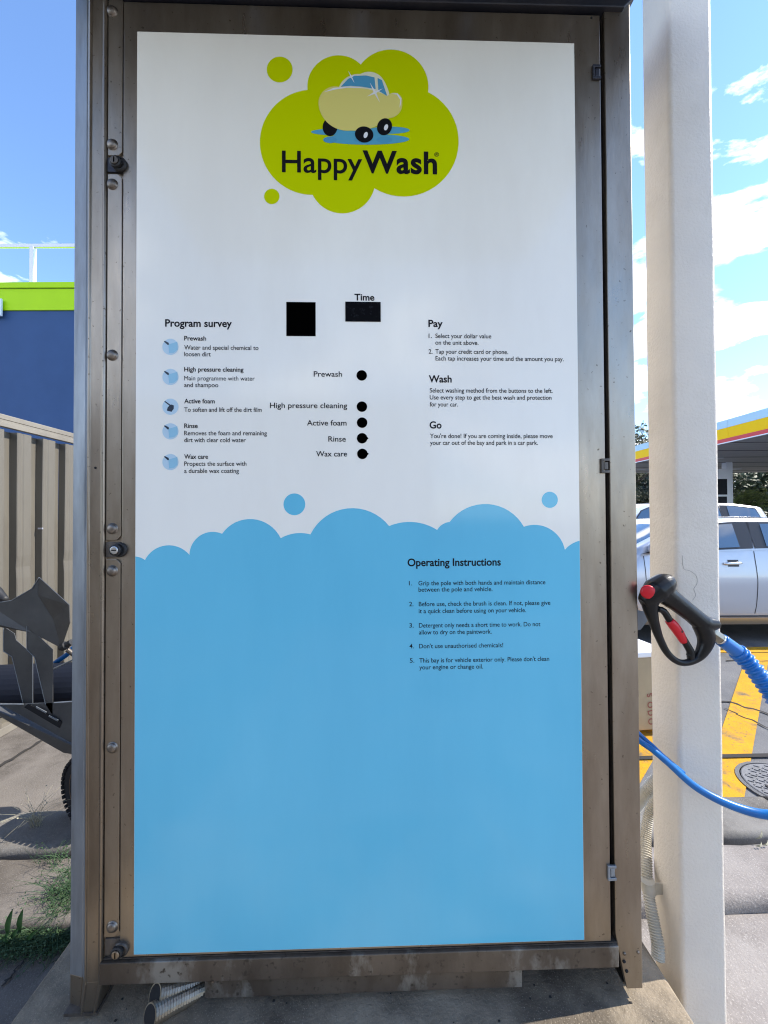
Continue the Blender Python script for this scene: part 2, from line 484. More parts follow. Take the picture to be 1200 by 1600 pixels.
# cracks and joints in the ground: thin recess-dark strips of real grit
def strip(name, pts, w, m, z=.004, th=.004, parent=None, jitter=.0, seed=0, kind='structure', sub=6):
    rnd = random.Random(seed)
    q = []
    for i in range(len(pts) - 1):
        for k in range(sub):
            t = k / sub
            q.append((pts[i][0] * (1 - t) + pts[i + 1][0] * t + rnd.uniform(-jitter, jitter), pts[i][1] * (1 - t) + pts[i + 1][1] * t + rnd.uniform(-jitter, jitter)))
    q.append(pts[-1])
    vs = []
    for i, p in enumerate(q):
        a = Vector(q[max(i - 1, 0)]); b = Vector(q[min(i + 1, len(q) - 1)])
        t = (b - a).normalized(); nn = Vector((-t.y, t.x))
        ww = w * (1 + rnd.uniform(-.35, .35) * (1 if jitter else 0)) / 2
        for s_ in (-1, 1):
            vs.append((p[0] + nn.x * ww * s_, p[1] + nn.y * ww * s_, z + th))
    n = len(q)
    fs = [(2 * i, 2 * i + 1, 2 * i + 3, 2 * i + 2) for i in range(n - 1)]
    o = MB().add(vs, fs).build(name, m, parent)
    if kind and not parent: tag(o, kind=kind)
    return o
def gp(*pts, z=0):
    return [tuple(G(a, b, z).xy) for a, b in pts]
strip('ground_joint', [tuple(bay(.5, 2.42, 0).xy), tuple(bay(6, 2.42, 0).xy)], .035, M['crack'], z=.009, seed=1)
strip('ground_crack', gp((1003, 1094), (1134, 1097), (1180, 1110), (1260, 1135)), .02, M['crack'], z=.004, jitter=.015, seed=2)
strip('ground_crack', gp((1134, 1108), (1180, 1130), (1250, 1165)), .012, M['crack'], z=.004, jitter=.015, seed=3)
strip('ground_crack', gp((1134, 1033), (1240, 1034)), .02, M['crack'], z=.004, jitter=.015, seed=9)
strip('ground_crack', gp((0, 1200), (33, 1180), (72, 1155), (120, 1124)), .022, M['crack'], z=.009, jitter=.006, seed=4)
strip('ground_crack', gp((0, 1549), (20, 1528), (38, 1505), (60, 1480)), .006, M['crack'], z=.008, jitter=.006, seed=5)

# yellow road markings, painted 4 mm above the asphalt
ym = []
def marking(name, pts):
    o = MB().sheet([Vector((p[0], p[1], .006)) for p in pts]).build(name, M['yellow'])
    return tag(o, kind='structure')
marking('yellow_line', [(1.6, 4.36), (6.6, 4.36), (6.6, 4.54), (1.6, 4.54)])
def stripe(x_at2, w=.20):
    # diagonal hatch stripe, 44 degrees
    a = []
    for (x, y) in ((x_at2 - w, 2.02), (x_at2, 2.02), (x_at2 + 2.32, 4.34), (x_at2 + 2.32 - w, 4.34)):
        a.append((x, y))
    return marking('yellow_line', a)
stripe(1.74, .235)
stripe(1.16, .235)
stripe(.58, .235)

# round pit cover
cvr = empty('pit_cover', (2.16, 2.19, .0), 0, 'round grey metal pit cover with a raised tread pattern beside the yellow stripe', 'pit cover')
MB().lathe((0, 0, 0), (0, 0, 1), [(.235, 0), (.235, .010), (.216, .012), (.216, .006), (.212, .006)], 48).build('frame_ring', M['asphalt'], cvr)
MB().lathe((0, 0, 0), (0, 0, 1), [(.210, 0), (.210, .011), (.205, .013), (0, .013)], 48).build('lid', M['lid'], cvr)
tr = MB()
for i in range(-6, 7):
    for j in range(-8, 9):
        x, y = i * .03, j * .024 + (.012 if i % 2 else 0)
        if x * x + y * y < .035:
            a = R(35 if (i + j) % 2 else -35)
            dx, dy = .012 * math.cos(a), .012 * math.sin(a)
            nx, ny = -.003 * math.sin(a), .003 * math.cos(a)
            tr.poly([(x - dx - nx, y - dy - ny, .0132), (x + dx - nx, y + dy - ny, .0132), (x + dx + nx, y + dy + ny, .0132), (x - dx + nx, y - dy + ny, .0132)], (0, 0, .004))
tag(tr.build('tread', M['lid'], cvr), kind='stuff')
for sx in (-.12, .12):
    MB().box(sx - .02, sx + .02, -.008, .008, .0135, .0185).build('key_hole', M['crack'], cvr)

# ------------------------------------------------------------------ wash cabinet
cab = empty('wash_cabinet', CAB_O, PHI, 'tall grey brown steel self service wash cabinet carrying the white and blue instruction sign', 'wash control cabinet')
def ux(px, py=800, y0=0.0): return S(px, py, y0).x
def uz(px, py, y0=0.0): return S(px, py, y0).z
xL0, xL1 = ux(114.5, y0=.024), ux(138)
xa, xb, xc = ux(159), ux(164), ux(189.5)
xD = ux(946.5)
xF0, xF1 = ux(953.5), ux(994.5)
zTop = uz(600, 8)
zDT = uz(560, 13)
zDB = (uz(215, 1498) + uz(915, 1469)) / 2
zR0, zR1 = (uz(300, 1530) + uz(940, 1507)) / 2, zDB - .004
DEP = .42
# body shell behind the door
bd = MB()
bd.box(xL1 + .02, xF1 - .004, DEP - .004, DEP, zR0, zTop + .05)
bd.build('back_panel', M['steel_dull'], cab)
MB().box(xL0 + .004, xL0 + .012, .03, DEP, zR0, zTop + .05).build('side_panel', M['galv'], cab)
MB().box(xF1 - .006, xF1 - .002, .012, DEP, zR0 - .07, zTop + .05).build('side_panel', M['side_steel'], cab)
MB().box(xL0 + .02, xF1 - .02, DEP - .02, DEP - .016, .2, zR0 + .01).build('sun_block_skirt', M['steel_dull'], cab)  # unseen skirt added to stop sun streaks below the cabinet
MB().box(xL1, xF1 - .01, .05, .052, zR0 + .01, zTop + .05).build('inner_panel', M['black_gap'], cab)
MB().box(xL1, xF1 - .02, .06, DEP - .01, zR0, zR0 + .004).build('floor_panel', M['steel_dull'], cab)
# left frame: folded profile run up the full height
zl0 = uz(135, 1584)
prof = [(xL0 + .004, .05), (xL0, .024), (xL0 + .002, .020), (ux(127), .012), (ux(128), .0135), (xL1 - .004, .001), (xL1 - .001, -.004), (xL1 + .002, -.004), (xL1 + .004, .000),
        (xa - .003, .0006), (xa - .0005, -.0012), (xa + .0015, -.0042), (xa + .004, -.005), (xb - .0015, -.0040), (xb, -.001), (xb + .0005, .006), (xc + .02, .006), (xc + .02, .05)]
zs = [zR0 - .0, zTop + .05]
vs = [(x, y, z) for z in zs for x, y in prof]
n = len(prof)
fs = [(i, (i + 1) % n, n + (i + 1) % n, n + i) for i in range(n)] + [tuple(range(n)), tuple(range(2 * n - 1, n - 1, -1))]
lf = MB().add(vs, fs).build('frame', [M['steel'], M['galv']], cab, bevel=.0012)
for p in lf.data.polygons:
    c = p.center
    if c.x < xL1 - .003: p.material_index = 1
# left foot: the folded profile goes on down to the plinth, narrowing
kf = (ux(150, 1585) - xL0) / (xb - xL0)
pf = prof[:-3] + [(xb, .05)]
n = len(pf)
vs = [(x, y + .0004, zR0) for x, y in pf] + [(xL0 + (x - xL0) * kf, y + .0004, zl0) for x, y in pf]
fs = [(i, (i + 1) % n, n + (i + 1) % n, n + i) for i in range(n)] + [tuple(range(n)), tuple(range(2 * n - 1, n - 1, -1))]
MB().add(vs, fs).build('foot', M['steel'], cab, bevel=.001)
MB().box(xL0 + .002, xL0 + (xb - xL0) * kf + .004, -.002, .07, zl0 - .004, zl0 + .004).build('foot_plate', M['steel_dull'], cab)
# right frame + foot in one folded piece
zr0 = uz(992, 1545)
xf_in = ux(966, 1475)
pts = [(xF0, 0, zTop + .05), (xF1, 0, zTop + .05), (xF1, 0, zr0), (ux(980, 1540), 0, zr0), (xf_in - .002, 0, uz(968, 1476)), (xF0, 0, uz(968, 1476) + .03)]
fr = MB().poly(pts, (0, .012, 0)).build('frame', M['steel'], cab, bevel=.002)
MB().box(xF0, xF0 + .004, .012, .05, zR1, zTop + .05).build('frame_return', M['steel_dull'], cab)
MB().box(ux(978, 1540), xF1 - .004, .012, .07, zr0, zr0 + .004).build('foot_plate', M['steel_dull'], cab)
# back feet
for x in (xL0 + .01, xF1 - .05):
    MB().box(x, x + .04, DEP - .045, DEP - .005, .2, zR0).build('foot', M['steel_dull'], cab)
# header
MB().poly([(xL1 + .012, -.012, zDT + .005), (xF1 - .022, -.012, zDT + .010), (xF1 + .012, -.012, zDT + .045), (xF1 + .012, -.012, zDT + .07), (xL1 + .012, -.012, zDT + .07)], (0, .06, 0)).build('header', M['navy'], cab, bevel=.002)
MB().box(xL0 - .02, xF1 + .03, -.06, DEP + .02, zTop + .075, zTop + .10).build('roof', M['navy'], cab, bevel=.003)
# unseen cover added above the front to darken the sign top and steel reflections
for k in range(6):
    MB().box(xL0 - .15 + k * .30, xL0 - .15 + k * .30 + .296, -1.25, -.065, zTop + .104, zTop + .112).build('added_awning_sheet', M['added_awning'], cab)
for x in (xL0 + .02, 0, xF1 - .05):
    MB().box(x, x + .03, -1.24, -.06, zTop + .113, zTop + .15).build('added_awning_arm', M['navy'], cab)
# bottom rail and skirt plate
MB().box(ux(158, 1515), xf_in - .003, -.008, .03, zR0, zR1 - .002).build('bottom_rail', M['rail'], cab, bevel=.002)
MB().box(ux(160, 1500), xf_in, .0, .03, zR1, zR1 + .002).build('rail_lip', M['steel_dull'], cab)
s0, s1 = S(320, 1556, .012), S(816, 1543, .012)
zs0 = (uz(320, 1559, .012) + uz(816, 1544, .012)) / 2
MB().box(s0.x, s1.x, .012, .016, zs0, zR0 + .01).build('skirt_plate', M['rail'], cab, bevel=.0015)
sh = S(333, 1534, .010)
MB().lathe(sh, (0, -1, 0), [(.004, 0), (.004, .003), (0, .004)], 12).build('screw', M['rivet'], cab)
# door
door = MB().box(xc + .001, xD, 0, .022, zDB, zDT).build('door', M['steel'], cab, bevel=.0015)
# rivet cover strips, lock tabs
def cover(pa, pb):
    za, zb = uz(176, pa), uz(176, pb)
    x0, x1 = xb + .003, xc - .0015
    c = .010
    o = MB().poly([(x0, -.0005, za), (x1 - c, -.0005, za), (x1, -.0005, za - c), (x1, -.0005, zb + c), (x1 - c, -.0005, zb), (x0, -.0005, zb)], (0, .006, 0)).build('cover_strip', M['steel'], cab, bevel=.001)
    return o
cover(-6, 243); cover(272, 844); cover(874, 1464)
MB().box(xb + .003, xc + .003, .002, .008, uz(176, 1494), uz(176, 1468)).build('lock_tab', M['steel_dull'], cab, bevel=.001)
MB().box(xb + .001, xc + .003, .001, .008, uz(176, 268), uz(176, 246)).build('lock_tab', M['navy'], cab, bevel=.001)
MB().box(xb + .001, xc + .003, .002, .008, uz(176, 871), uz(176, 847)).build('lock_tab', M['steel_dull'], cab, bevel=.001)
for py in (18, 226, 288, 555, 826, 892, 1168, 1448):
    c = S(175.5, py, -.0005)
    MB().lathe(c, (0, -1, 0), [(.0145, 0), (.0145, .0006), (.0122, .0006), (.012, .003), (.0105, .0055), (.007, .0075), (.003, .0083), (0, .0085)], 24).build('rivet', M['rivet'], cab, smooth=True)
for i, (lx, py, mm) in enumerate(((185, 258, 'steel_dull'), (185, 859, 'lock'), (187, 1482, 'steel'))):
    c = S(lx, py, -.001)
    ck = MB().lathe(c + Vector((.0045, 0, 0)), (0, -1, 0), [(.0185, -.002), (.0185, .004), (.0165, .007), (.0145, .0075), (.0145, .004), (0, .004)], 28).build('lock_escutcheon', M['rubber'] if i < 2 else M['steel_dull'], cab)
    lb = MB().lathe(c + Vector((-.001, -.004, 0)), (0, -1, 0), [(.0145, 0), (.0145, .009), (.0115, .011), (.0115, .009), (0, .009)], 28).build('lock_barrel', M['rubber'], cab)
    MB().lathe(c + Vector((-.001, -.013, 0)), (0, -1, 0), [(.0098, 0), (.0098, .0035), (.008, .0045), (0, .0045)], 24).build('lock_core', M[mm], lb)
    if i == 1:
        MB().box(c.x - .0065, c.x + .0045, c.y - .0181, c.y - .0165, c.z - .0012, c.z + .0012).build('key_slot', M['black'], lb)
    else:
        MB().box(c.x - .0022, c.x + .0002, c.y - .0181, c.y - .0165, c.z - .007, c.z + .007).build('key_slot', M['black'], lb)
# hinges on the right
for (hx, hy, mm) in ((931, 115, 'navy'), (944.5, 728, 'steel_dull'), (955, 1362, 'galv')):
    c = S(hx, hy, 0)
    h = MB()
    h.box(c.x - .011, c.x + .011, -.006, 0, c.z + .012, c.z + .019)
    h.box(c.x - .011, c.x + .011, -.006, 0, c.z - .019, c.z - .012)
    h.box(c.x - .011, c.x - .005, -.006, 0, c.z - .012, c.z + .012)
    h.box(c.x - .003, c.x + .008, -.004, .012, c.z - .010, c.z + .010)
    h.build('hinge', M[mm], cab, bevel=.001)
for (rx_, ry_) in ((975.5, 1490), (997, 1488), (975, 1502), (979, 1517)):
    c = S(rx_, ry_, 0)
    MB().lathe(c, (0, -1, 0), [(.0042, 0), (.0042, .0015), (.002, .003), (0, .0032)], 12).build('screw', M['rivet'] if ry_ < 1495 else M['black_gap'], cab)
for (rx_, ry_, mm) in ((149, 731, 'black_gap'), (924, 28, 'black_gap')):
    c = S(rx_, ry_, -.0002)
    MB().lathe(c, (0, -1, 0), [(.0032, 0), (.003, .0006), (0, .0006)], 10).build('screw', M[mm], cab)
# holder for the gun on the right side
MB().poly([S(990, 952, .12), S(1014, 957, .12), S(1015, 966, .12), S(1001, 984, .12), S(990, 986, .12)], (0, .003, 0)).build('gun_bracket', M['galv'], cab)

# --- sign
YS = -.0022
c4 = [S(213, 53, YS), S(893, 64, YS), S(917, 1465, YS), S(210.5, 1495, YS)]
xs0, xs1 = (c4[0].x + c4[3].x) / 2, (c4[1].x + c4[2].x) / 2
zs1, zs0_ = (c4[0].z + c4[1].z) / 2, (c4[2].z + c4[3].z) / 2
print('sign corners', [tuple(round(a, 3) for a in v) for v in c4], 'door', round(zDB, 3), round(zDT, 3), 'rail', round(zR0, 3))
sign = MB().box(xs0, xs1, YS, -.0002, zs0_, zs1).build('sign_panel', M['white_print'], cab)
L1, L2, L3, L4, L5 = YS - .0003, YS - .0006, YS - .0009, YS - .0012, YS - .0015
def arc3(a, b, c, n=18):
    ax, ay, bx, by, cx_, cy_ = *a, *b, *c
    d = 2 * (ax * (by - cy_) + bx * (cy_ - ay) + cx_ * (ay - by))
    ox = ((ax * ax + ay * ay) * (by - cy_) + (bx * bx + by * by) * (cy_ - ay) + (cx_ * cx_ + cy_ * cy_) * (ay - by)) / d
    oy = ((ax * ax + ay * ay) * (cx_ - bx) + (bx * bx + by * by) * (ax - cx_) + (cx_ * cx_ + cy_ * cy_) * (bx - ax)) / d
    r = math.hypot(ax - ox, ay - oy)
    t0, t1, t2 = (math.atan2(p[1] - oy, p[0] - ox) for p in (a, b, c))
    def norm(t, s):
        while t < s: t += 2 * math.pi
        return t
    u1, u2 = norm(t1, t0), norm(t2, t0)
    if u1 < u2: tot = u2 - t0
    else: tot = -(2 * math.pi - (u2 - t0))
    return [(ox + r * math.cos(t0 + tot * k / n), oy + r * math.sin(t0 + tot * k / n)) for k in range(n)]
def flat(name, pts, m, y0, clip=False, parent=None):
    vs = []
    for (a, b) in pts:
        v = S(a, b, y0)
        if clip:
            v.x = min(max(v.x, xs0 + .0005), xs1 - .0005); v.z = max(v.z, zs0_ + .0005)
        vs.append(v)
    from mathutils.geometry import tessellate_polygon
    tri = tessellate_polygon([[Vector((v.x, v.z, 0)) for v in vs]])
    me = bpy.data.meshes.new(name)
    me.from_pydata([Vector((v.x, y0, v.z)) for v in vs], [], [tuple(t) for t in tri])
    me.update()
    if me.polygons[0].normal.y > 0: me.flip_normals()
    me.materials.append(m)
    o = bpy.data.objects.new(name, me); col.objects.link(o); o.parent = parent or sign
    return o
def circ(cx_, cy_, rx_, ry_=None, n=40, rot=0):
    ry_ = ry_ or rx_
    return [(cx_ + rx_ * math.cos(2 * math.pi * k / n) * math.cos(rot) - ry_ * math.sin(2 * math.pi * k / n) * math.sin(rot),
             cy_ + rx_ * math.cos(2 * math.pi * k / n) * math.sin(rot) + ry_ * math.sin(2 * math.pi * k / n) * math.cos(rot)) for k in range(n)]
wave = []
for a, b, c in (((209, 869.5), (217, 870.5), (226.5, 875)), ((226.5, 875), (263.5, 852), (296, 867)), ((296, 867), (331, 831), (347, 834)), ((347, 834), (390, 811), (438.6, 841)),
                ((438.6, 841), (465, 833), (485, 835)), ((485, 835), (550, 794), (608, 822)), ((608, 822), (641, 815.5), (683, 828)), ((683, 828), (692, 819), (702.6, 815.5)),
                ((702.6, 815.5), (758, 787.5), (818.5, 823)), ((818.5, 823), (842.6, 820.6), (882.6, 859)), ((882.6, 859), (895, 849), (910, 844))):
    wave += arc3(a, b, c, 16)
wave += [(912, 844), (925, 1500), (200, 1500)]
# sides and bottom follow the sign edges
wp = [p for p in wave]
flat('wave_print', wp, M['blue_print'], L1, clip=True)
flat('bubble', circ(460, 788, 17), M['blue_print'], L1)
flat('bubble', circ(859, 781, 12.6), M['blue_print'], L1)
z5 = lambda x, y: (380 + x / 3.3333, 60 + y / 3.3333)
lob = []
for a, b, c in (((362, 815), (87, 530), (335, 268)), ((335, 268), (470, 90), (612, 136)), ((612, 136), (765, 58), (963, 280)), ((963, 280), (1122, 545), (683, 780)), ((683, 780), (520, 911), (362, 815))):
    lob += arc3(z5(*a), z5(*b), z5(*c), 28)
flat('logo_cloud', lob, M['green_print'], L1)
flat('bubble', circ(*z5(190, 162), 20.2), M['green_print'], L1)
flat('bubble', circ(*z5(149, 823), 12), M['green_print'], L1)
Z = lambda *p: [z5(*q) for q in p]
# plain little car on a puddle, part of the printed emblem
flat('emblem_puddle', circ(*z5(560, 487), 62, 6.2), M['puddle'], L2)
flat('emblem_puddle', circ(*z5(760, 478), 32, 5.6), M['puddle'], L2 - .00008)
flat('emblem_puddle', circ(*z5(645, 525), 66, 8.4), M['puddle'], L2 - .00016)
for cx_, w_ in ((453, 36), (735, 42), (620, 42)):
    flat('emblem_shadow', circ(*z5(cx_, 528), w_ / 3.33, 5), M['carblue'], L2 - .0002)
flat('emblem_wheel', circ(*z5(452, 462), 11.5, 14), M['ink'], L3)
body = []
for a, b, c in (((500, 252), (400, 300), (393, 350)), ((393, 350), (440, 440), (560, 480)), ((560, 480), (680, 462), (760, 415)), ((760, 415), (815, 385), (828, 335)), ((828, 335), (800, 285), (752, 300)), ((752, 300), (640, 262), (500, 252))):
    body += arc3(z5(*a), z5(*b), z5(*c), 12)
flat('emblem_car_body', body, M['cream'], L4)
roof_ = []
for a, b, c in (((496, 262), (545, 200), (610, 186)), ((610, 186), (700, 186), (728, 212)), ((728, 212), (750, 255), (764, 300)), ((764, 300), (640, 285), (496, 262))):
    roof_ += arc3(z5(*a), z5(*b), z5(*c), 10)
flat('emblem_car_roof', roof_, M['cream_l'], L4 + .0001)
flat('emblem_car_window', Z((508, 252), (545, 212), (575, 195), (640, 193), (684, 203), (690, 264), (620, 252), (560, 247)), M['carblue'], L5)
flat('emblem_car_window', Z((700, 206), (722, 216), (750, 300), (704, 272)), M['carblue'], L5)
flat('emblem_highlight', Z((420, 280), (470, 258), (540, 250), (600, 252), (650, 262), (600, 258), (540, 257), (480, 266)), M['hubwhite'], L5)
flat('emblem_highlight', Z((770, 288), (800, 292), (818, 320), (814, 362), (822, 340), (824, 312), (804, 286)), M['hubwhite'], L5)
for cx_, cy_, rx_, ry_, rt in ((736, 460, 11.5, 13.5, .35), (630, 500, 14.5, 12.5, .2)):
    flat('emblem_wheel', circ(*z5(cx_, cy_), rx_, ry_, rot=rt), M['ink'], L5)
    flat('emblem_hub', circ(*z5(cx_ + 8, cy_ + 3), 3.0, 5.0, rot=.35), M['hubwhite'], L5 - .0002)
def star(cx_, cy_, r, rot):
    p = []
    for k in range(8):
        rr = r * (1 if k % 4 == 0 else .8) if k % 2 == 0 else r * .13
        a = rot + k * math.pi / 4
        p.append(z5(cx_ + rr * math.cos(a), cy_ + rr * math.sin(a)))
    return p
flat('emblem_sparkle', star(563, 200, 36, 1.1), M['hubwhite'], L5 - .0002)
flat('emblem_sparkle', star(686, 282, 58, 1.1), M['hubwhite'], L5 - .0002)
# icons beside the programme list
for i, cy_ in enumerate((542, 589, 635.5, 674, 722)):
    flat('icon', circ(266.3, cy_, 12.6), M['icon'], L1)
    if i != 2:
        flat('icon_spray', [(263, cy_ - 4), (277, cy_ - 8), (277.5, cy_ + 4), (272, cy_ + 9), (264, cy_ + 10)], M['icon2'], L2)
        flat('icon_lance', [(256, cy_ - 8.5), (257.5, cy_ - 9.5), (263.5, cy_ - 6.5), (264, cy_ - 3.5), (262, cy_ - 3)], M['icon3'], L3)
    else:
        flat('icon_lance', [(256.5, cy_ - 8), (258, cy_ - 9), (266.5, cy_ - 3), (265.5, cy_ - 1)], M['icon3'], L2)
        flat('icon_brush', [(265, cy_ - 2), (268, cy_ - 3.5), (271.5, cy_ - 2), (271.5, cy_ + 3), (268, cy_ + 8), (260.5, cy_ + 6), (262, cy_ + 1)], M['icon3'], L2)
# openings
q = [S(447.7, 472.6, 0), S(493.3, 472.6, 0), S(493.3, 526, 0), S(447.7, 526, 0)]
MB().box(q[0].x, q[1].x, L2, YS, q[2].z, q[0].z).build('coin_opening', M['black'], cab)
q = [S(539.6, 472.3, 0), S(594.7, 472.3, 0), S(594.7, 503.6, 0)]
MB().box(q[0].x, q[1].x, L2 - .001, YS, q[2].z, q[0].z).build('time_display', M['display'], cab, bevel=.0006)
for i, (bx_, by_) in enumerate(((565.2, 586.6), (565.5, 635.4), (565.8, 660.4), (565.8, 684.8), (566.2, 709.2))):
    c = S(bx_, by_, YS)
    bt = MB().lathe(c, (0, -1, 0), [(.0134, 0), (.0134, .0008), (.0125, .0012), (0, .0012)], 28).build('program_button', M['black'], cab)
    if i >= 3:
        MB().poly([(c.x + .0125, c.y - .0008, c.z + .004), (c.x + .0165, c.y - .0008, c.z), (c.x + .0125, c.y - .0008, c.z - .004)], (0, .0006, 0)).build('tab', M['black'], bt)
# lettering
cu_ = bpy.data.curves.new('h', 'FONT'); cu_.body = 'H'; cu_.size = 1
t_ = bpy.data.objects.new('h', cu_); me_ = bpy.data.meshes.new_from_object(t_)
CAPH = max(v.co.y for v in me_.vertices); print('cap', CAPH)
bpy.data.objects.remove(t_); bpy.data.meshes.remove(me_)
def text(body_, x0, x1, yb, cap, bold=0, m='ink', yb2=None, y0=L2):
    cu = bpy.data.curves.new('lettering', 'FONT')
    cu.body = body_
    cu.size = 1
    cu.offset = bold
    if bold > .025: cu.space_character = 1.05
    cu.resolution_u = 5 if cap < 12 else 10
    t = bpy.data.objects.new('lettering', cu)
    me = bpy.data.meshes.new_from_object(t)
    bpy.data.objects.remove(t)
    xs = [v.co.x for v in me.vertices]
    a, b = min(xs), max(xs)
    p0, p1 = S(x0, yb, y0), S(x1, yb2 or yb, y0)
    kx = (p1.x - p0.x) / (b - a)
    capw = p0.z - S(x0, yb + cap, y0).z
    kz = capw / CAPH * 1.08
    for v in me.vertices:
        tt = (v.co.x - a) / (b - a)
        z = p0.z + (p1.z - p0.z) * 0 + v.co.y * kz
        v.co = Vector((p0.x + (v.co.x - a) * kx, y0, z))
    if me.polygons and me.polygons[0].normal.y > 0:
        me.flip_normals()
    me.materials.append(M[m])
    o = bpy.data.objects.new('lettering', me)
    col.objects.link(o); o.parent = sign
    return o
TB, TS = .022, .006
text('Happy', 440.5, 566, 268.5, 30.5, .010, y0=L3)
text('Wash', 566.5, 683, 269, 30.5, .028, y0=L3)
text('®', 678.6, 686, 244.5, 5.8, .004, y0=L3)
text('Time', 553.8, 585, 469.2, 9.2, .022)
text('Program survey', 258, 362.3, 510, 10.2, .022)
for s_, a, b, y_, bd_ in (
    ('Prewash', 287.8, 322, 531.8, 1), ('Water and special chemical to', 287.8, 403.8, 546.1, 0), ('loosen dirt', 287.8, 329.3, 556.5, 0),
    ('High pressure cleaning', 287.8, 380.5, 580.3, 1), ('Main programme with water', 287.8, 398, 594.2, 0), ('and shampoo', 287.8, 341, 604.7, 0),
    ('Active foam', 287.8, 335.5, 630, 1), ('To soften and lift off the dirt film', 287.8, 408.8, 643.3, 0),
    ('Rinse', 287.8, 308.9, 668.6, 1), ('Removes the foam and remaining', 287.8, 417, 680, 0), ('dirt with clear cold water', 287.8, 384, 690.8, 0),
    ('Wax care', 287.8, 325, 716.8, 1), ('Propects the surface with', 287.8, 385, 727.8, 0), ('a durable wax coating', 287.8, 373.3, 739, 0)):
    text(s_, a, b, y_, 6.3, .016 if bd_ else (0 if s_[0] == 'M' else .006))
for s_, a, b, y_ in (('Prewash', 490.2, 534.5, 588.3), ('High pressure cleaning', 421.8, 542.5, 637.4), ('Active foam', 479.7, 541.5, 664.7), ('Rinse', 513, 540.3, 689.9), ('Wax care', 494, 542.3, 713.1)):
    text(s_, a, b, y_, 7.6, .008)
for s_, a, b, y_ in (('Pay', 669.4, 691.8, 510.5), ('Wash', 670, 705.8, 597.2), ('Go', 671.3, 690, 669.2)):
    text(s_, a, b, y_, 9.8, .022)
for s_, a, b, y_ in (
    ('1.', 669.8, 675, 528), ('Select your dollar value', 680.3, 767.6, 528), ('on the unit above.', 680.3, 747.6, 538.4),
    ('2.', 669.8, 676, 552.5), ('Tap your credit card or phone.', 680.3, 793.9, 552.5), ('Each tap increases your time and the amount you pay.', 680.6, 880.8, 563.1),
    ('Select washing method from the buttons to the left.', 671.6, 863.5, 613.2), ('Use every step to get the best wash and protection', 671.6, 861.8, 624), ('for your car.', 671.6, 715.6, 635),
    ("You're done! If you are coming inside, please move", 672, 863.6, 684.4), ('your car out of the bay and park in a car park.', 672, 840.5, 695)):
    text(s_, a, b, y_, 6.3, .006)
text('Operating Instructions', 636.8, 782.6, 884.6, 10.6, .022)
for s_, a, b, y_ in (
    ('1.', 639, 644, 914.6), ('Grip the pole with both hands and maintain distance', 653.9, 852.2, 914.6), ('between the pole and vehicle.', 654, 769.5, 924.6),
    ('2.', 639.3, 646, 947.2), ('Before use, check the brush is clean. If not, please give', 654.4, 860, 947.2), ('it a quick clean before using on your vehicle.', 654.4, 822, 958.2),
    ('3.', 639.6, 646.4, 980.6), ('Detergent only needs a short time to work. Do not', 654.7, 844.4, 980.6), ('allow to dry on the paintwork.', 654.7, 768.2, 991.4),
    ('4.', 639.7, 646.7, 1013), ("Don't use unauthorised chemicals!", 655, 786.2, 1013),
    ('5.', 640.4, 647.4, 1035.4), ("This bay is for vehicle exterior only. Please don't clean", 655.1, 858.2, 1035.4), ('your engine or change oil.', 655.2, 754.8, 1046)):
    text(s_, a, b, y_, 6.3, .006)

# ------------------------------------------------------------------ wall added behind the viewer for its reflections and bounce on the cabinet
bw = empty('bounce_wall', (-1.9, -3.4, 0), 0, 'plain cream wall added behind the viewer to bounce light onto the cabinet', 'wall')
for k in range(7):
    MB().box(-3.5 + k * .9, -2.604 + k * .9, -.1, .1, .0, 2.9).build('bounce_wall_panel', M['bounce_wall'], bw, bevel=.006)
MB().box(-3.55, 2.85, -.14, .14, 2.9, 3.0).build('bounce_wall_cap', M['steel_dull'], bw)

# ------------------------------------------------------------------ white post
PX0, PX1, PY0, PY1 = .818, .945, 1.15, 1.272
pst = MB()
nz = 60
rnd = random.Random(5)
def post_ring(z):
    pts = []
    rr = .013
    for cx_, cy_, a0 in ((PX0 + rr, PY0 + rr, 180), (PX1 - rr, PY0 + rr, 270), (PX1 - rr, PY1 - rr, 0), (PX0 + rr, PY1 - rr, 90)):
        for k in range(5):
            a = R(a0 + 90 * k / 4)
            pts.append((cx_ + rr * math.cos(a), cy_ + rr * math.sin(a), z))
    return pts
zsn = [0 - .02 + (4.4) * i / nz for i in range(nz + 1)]
vs = []
for z in zsn:
    w = .0008 * math.sin(z * 9) + .0006 * math.sin(z * 23 + 1)
    for p in post_ring(z):
        vs.append((p[0] + w, p[1] + w * .5, p[2]))
n = 20
fs = [(i * n + k, i * n + (k + 1) % n, (i + 1) * n + (k + 1) % n, (i + 1) * n + k) for i in range(nz) for k in range(n)] + [tuple(range(n)), tuple(nz * n + k for k in range(n))]
po = pst.add(vs, fs).build('post', M['post'], smooth=True)
tag(po, 'thick square white painted post with fine cracks standing right of the steel cabinet', 'post')
# hair cracks in the paint, thin raised flakes lines on the front face
def face_line(px, yoff, w, name='paint_crack'):
    pp = [P(a, b, PY0 - .0008) for a, b in px]
    mb = MB(); mb.tube(pp, w, n=5, sub=3)
    return mb.build(name, M['hairline'], po)
face_line([(1066, 868), (1068, 888), (1078, 892), (1088, 900), (1089, 912), (1084, 920), (1087, 930), (1082, 938)], 0, .0004)
MB().lathe(P(1038, 1142, 1.187) + Vector((-.0, 0, 0)), (-1, 0, 0), [(.0028, 0), (.0028, .002), (0, .002)], 8)
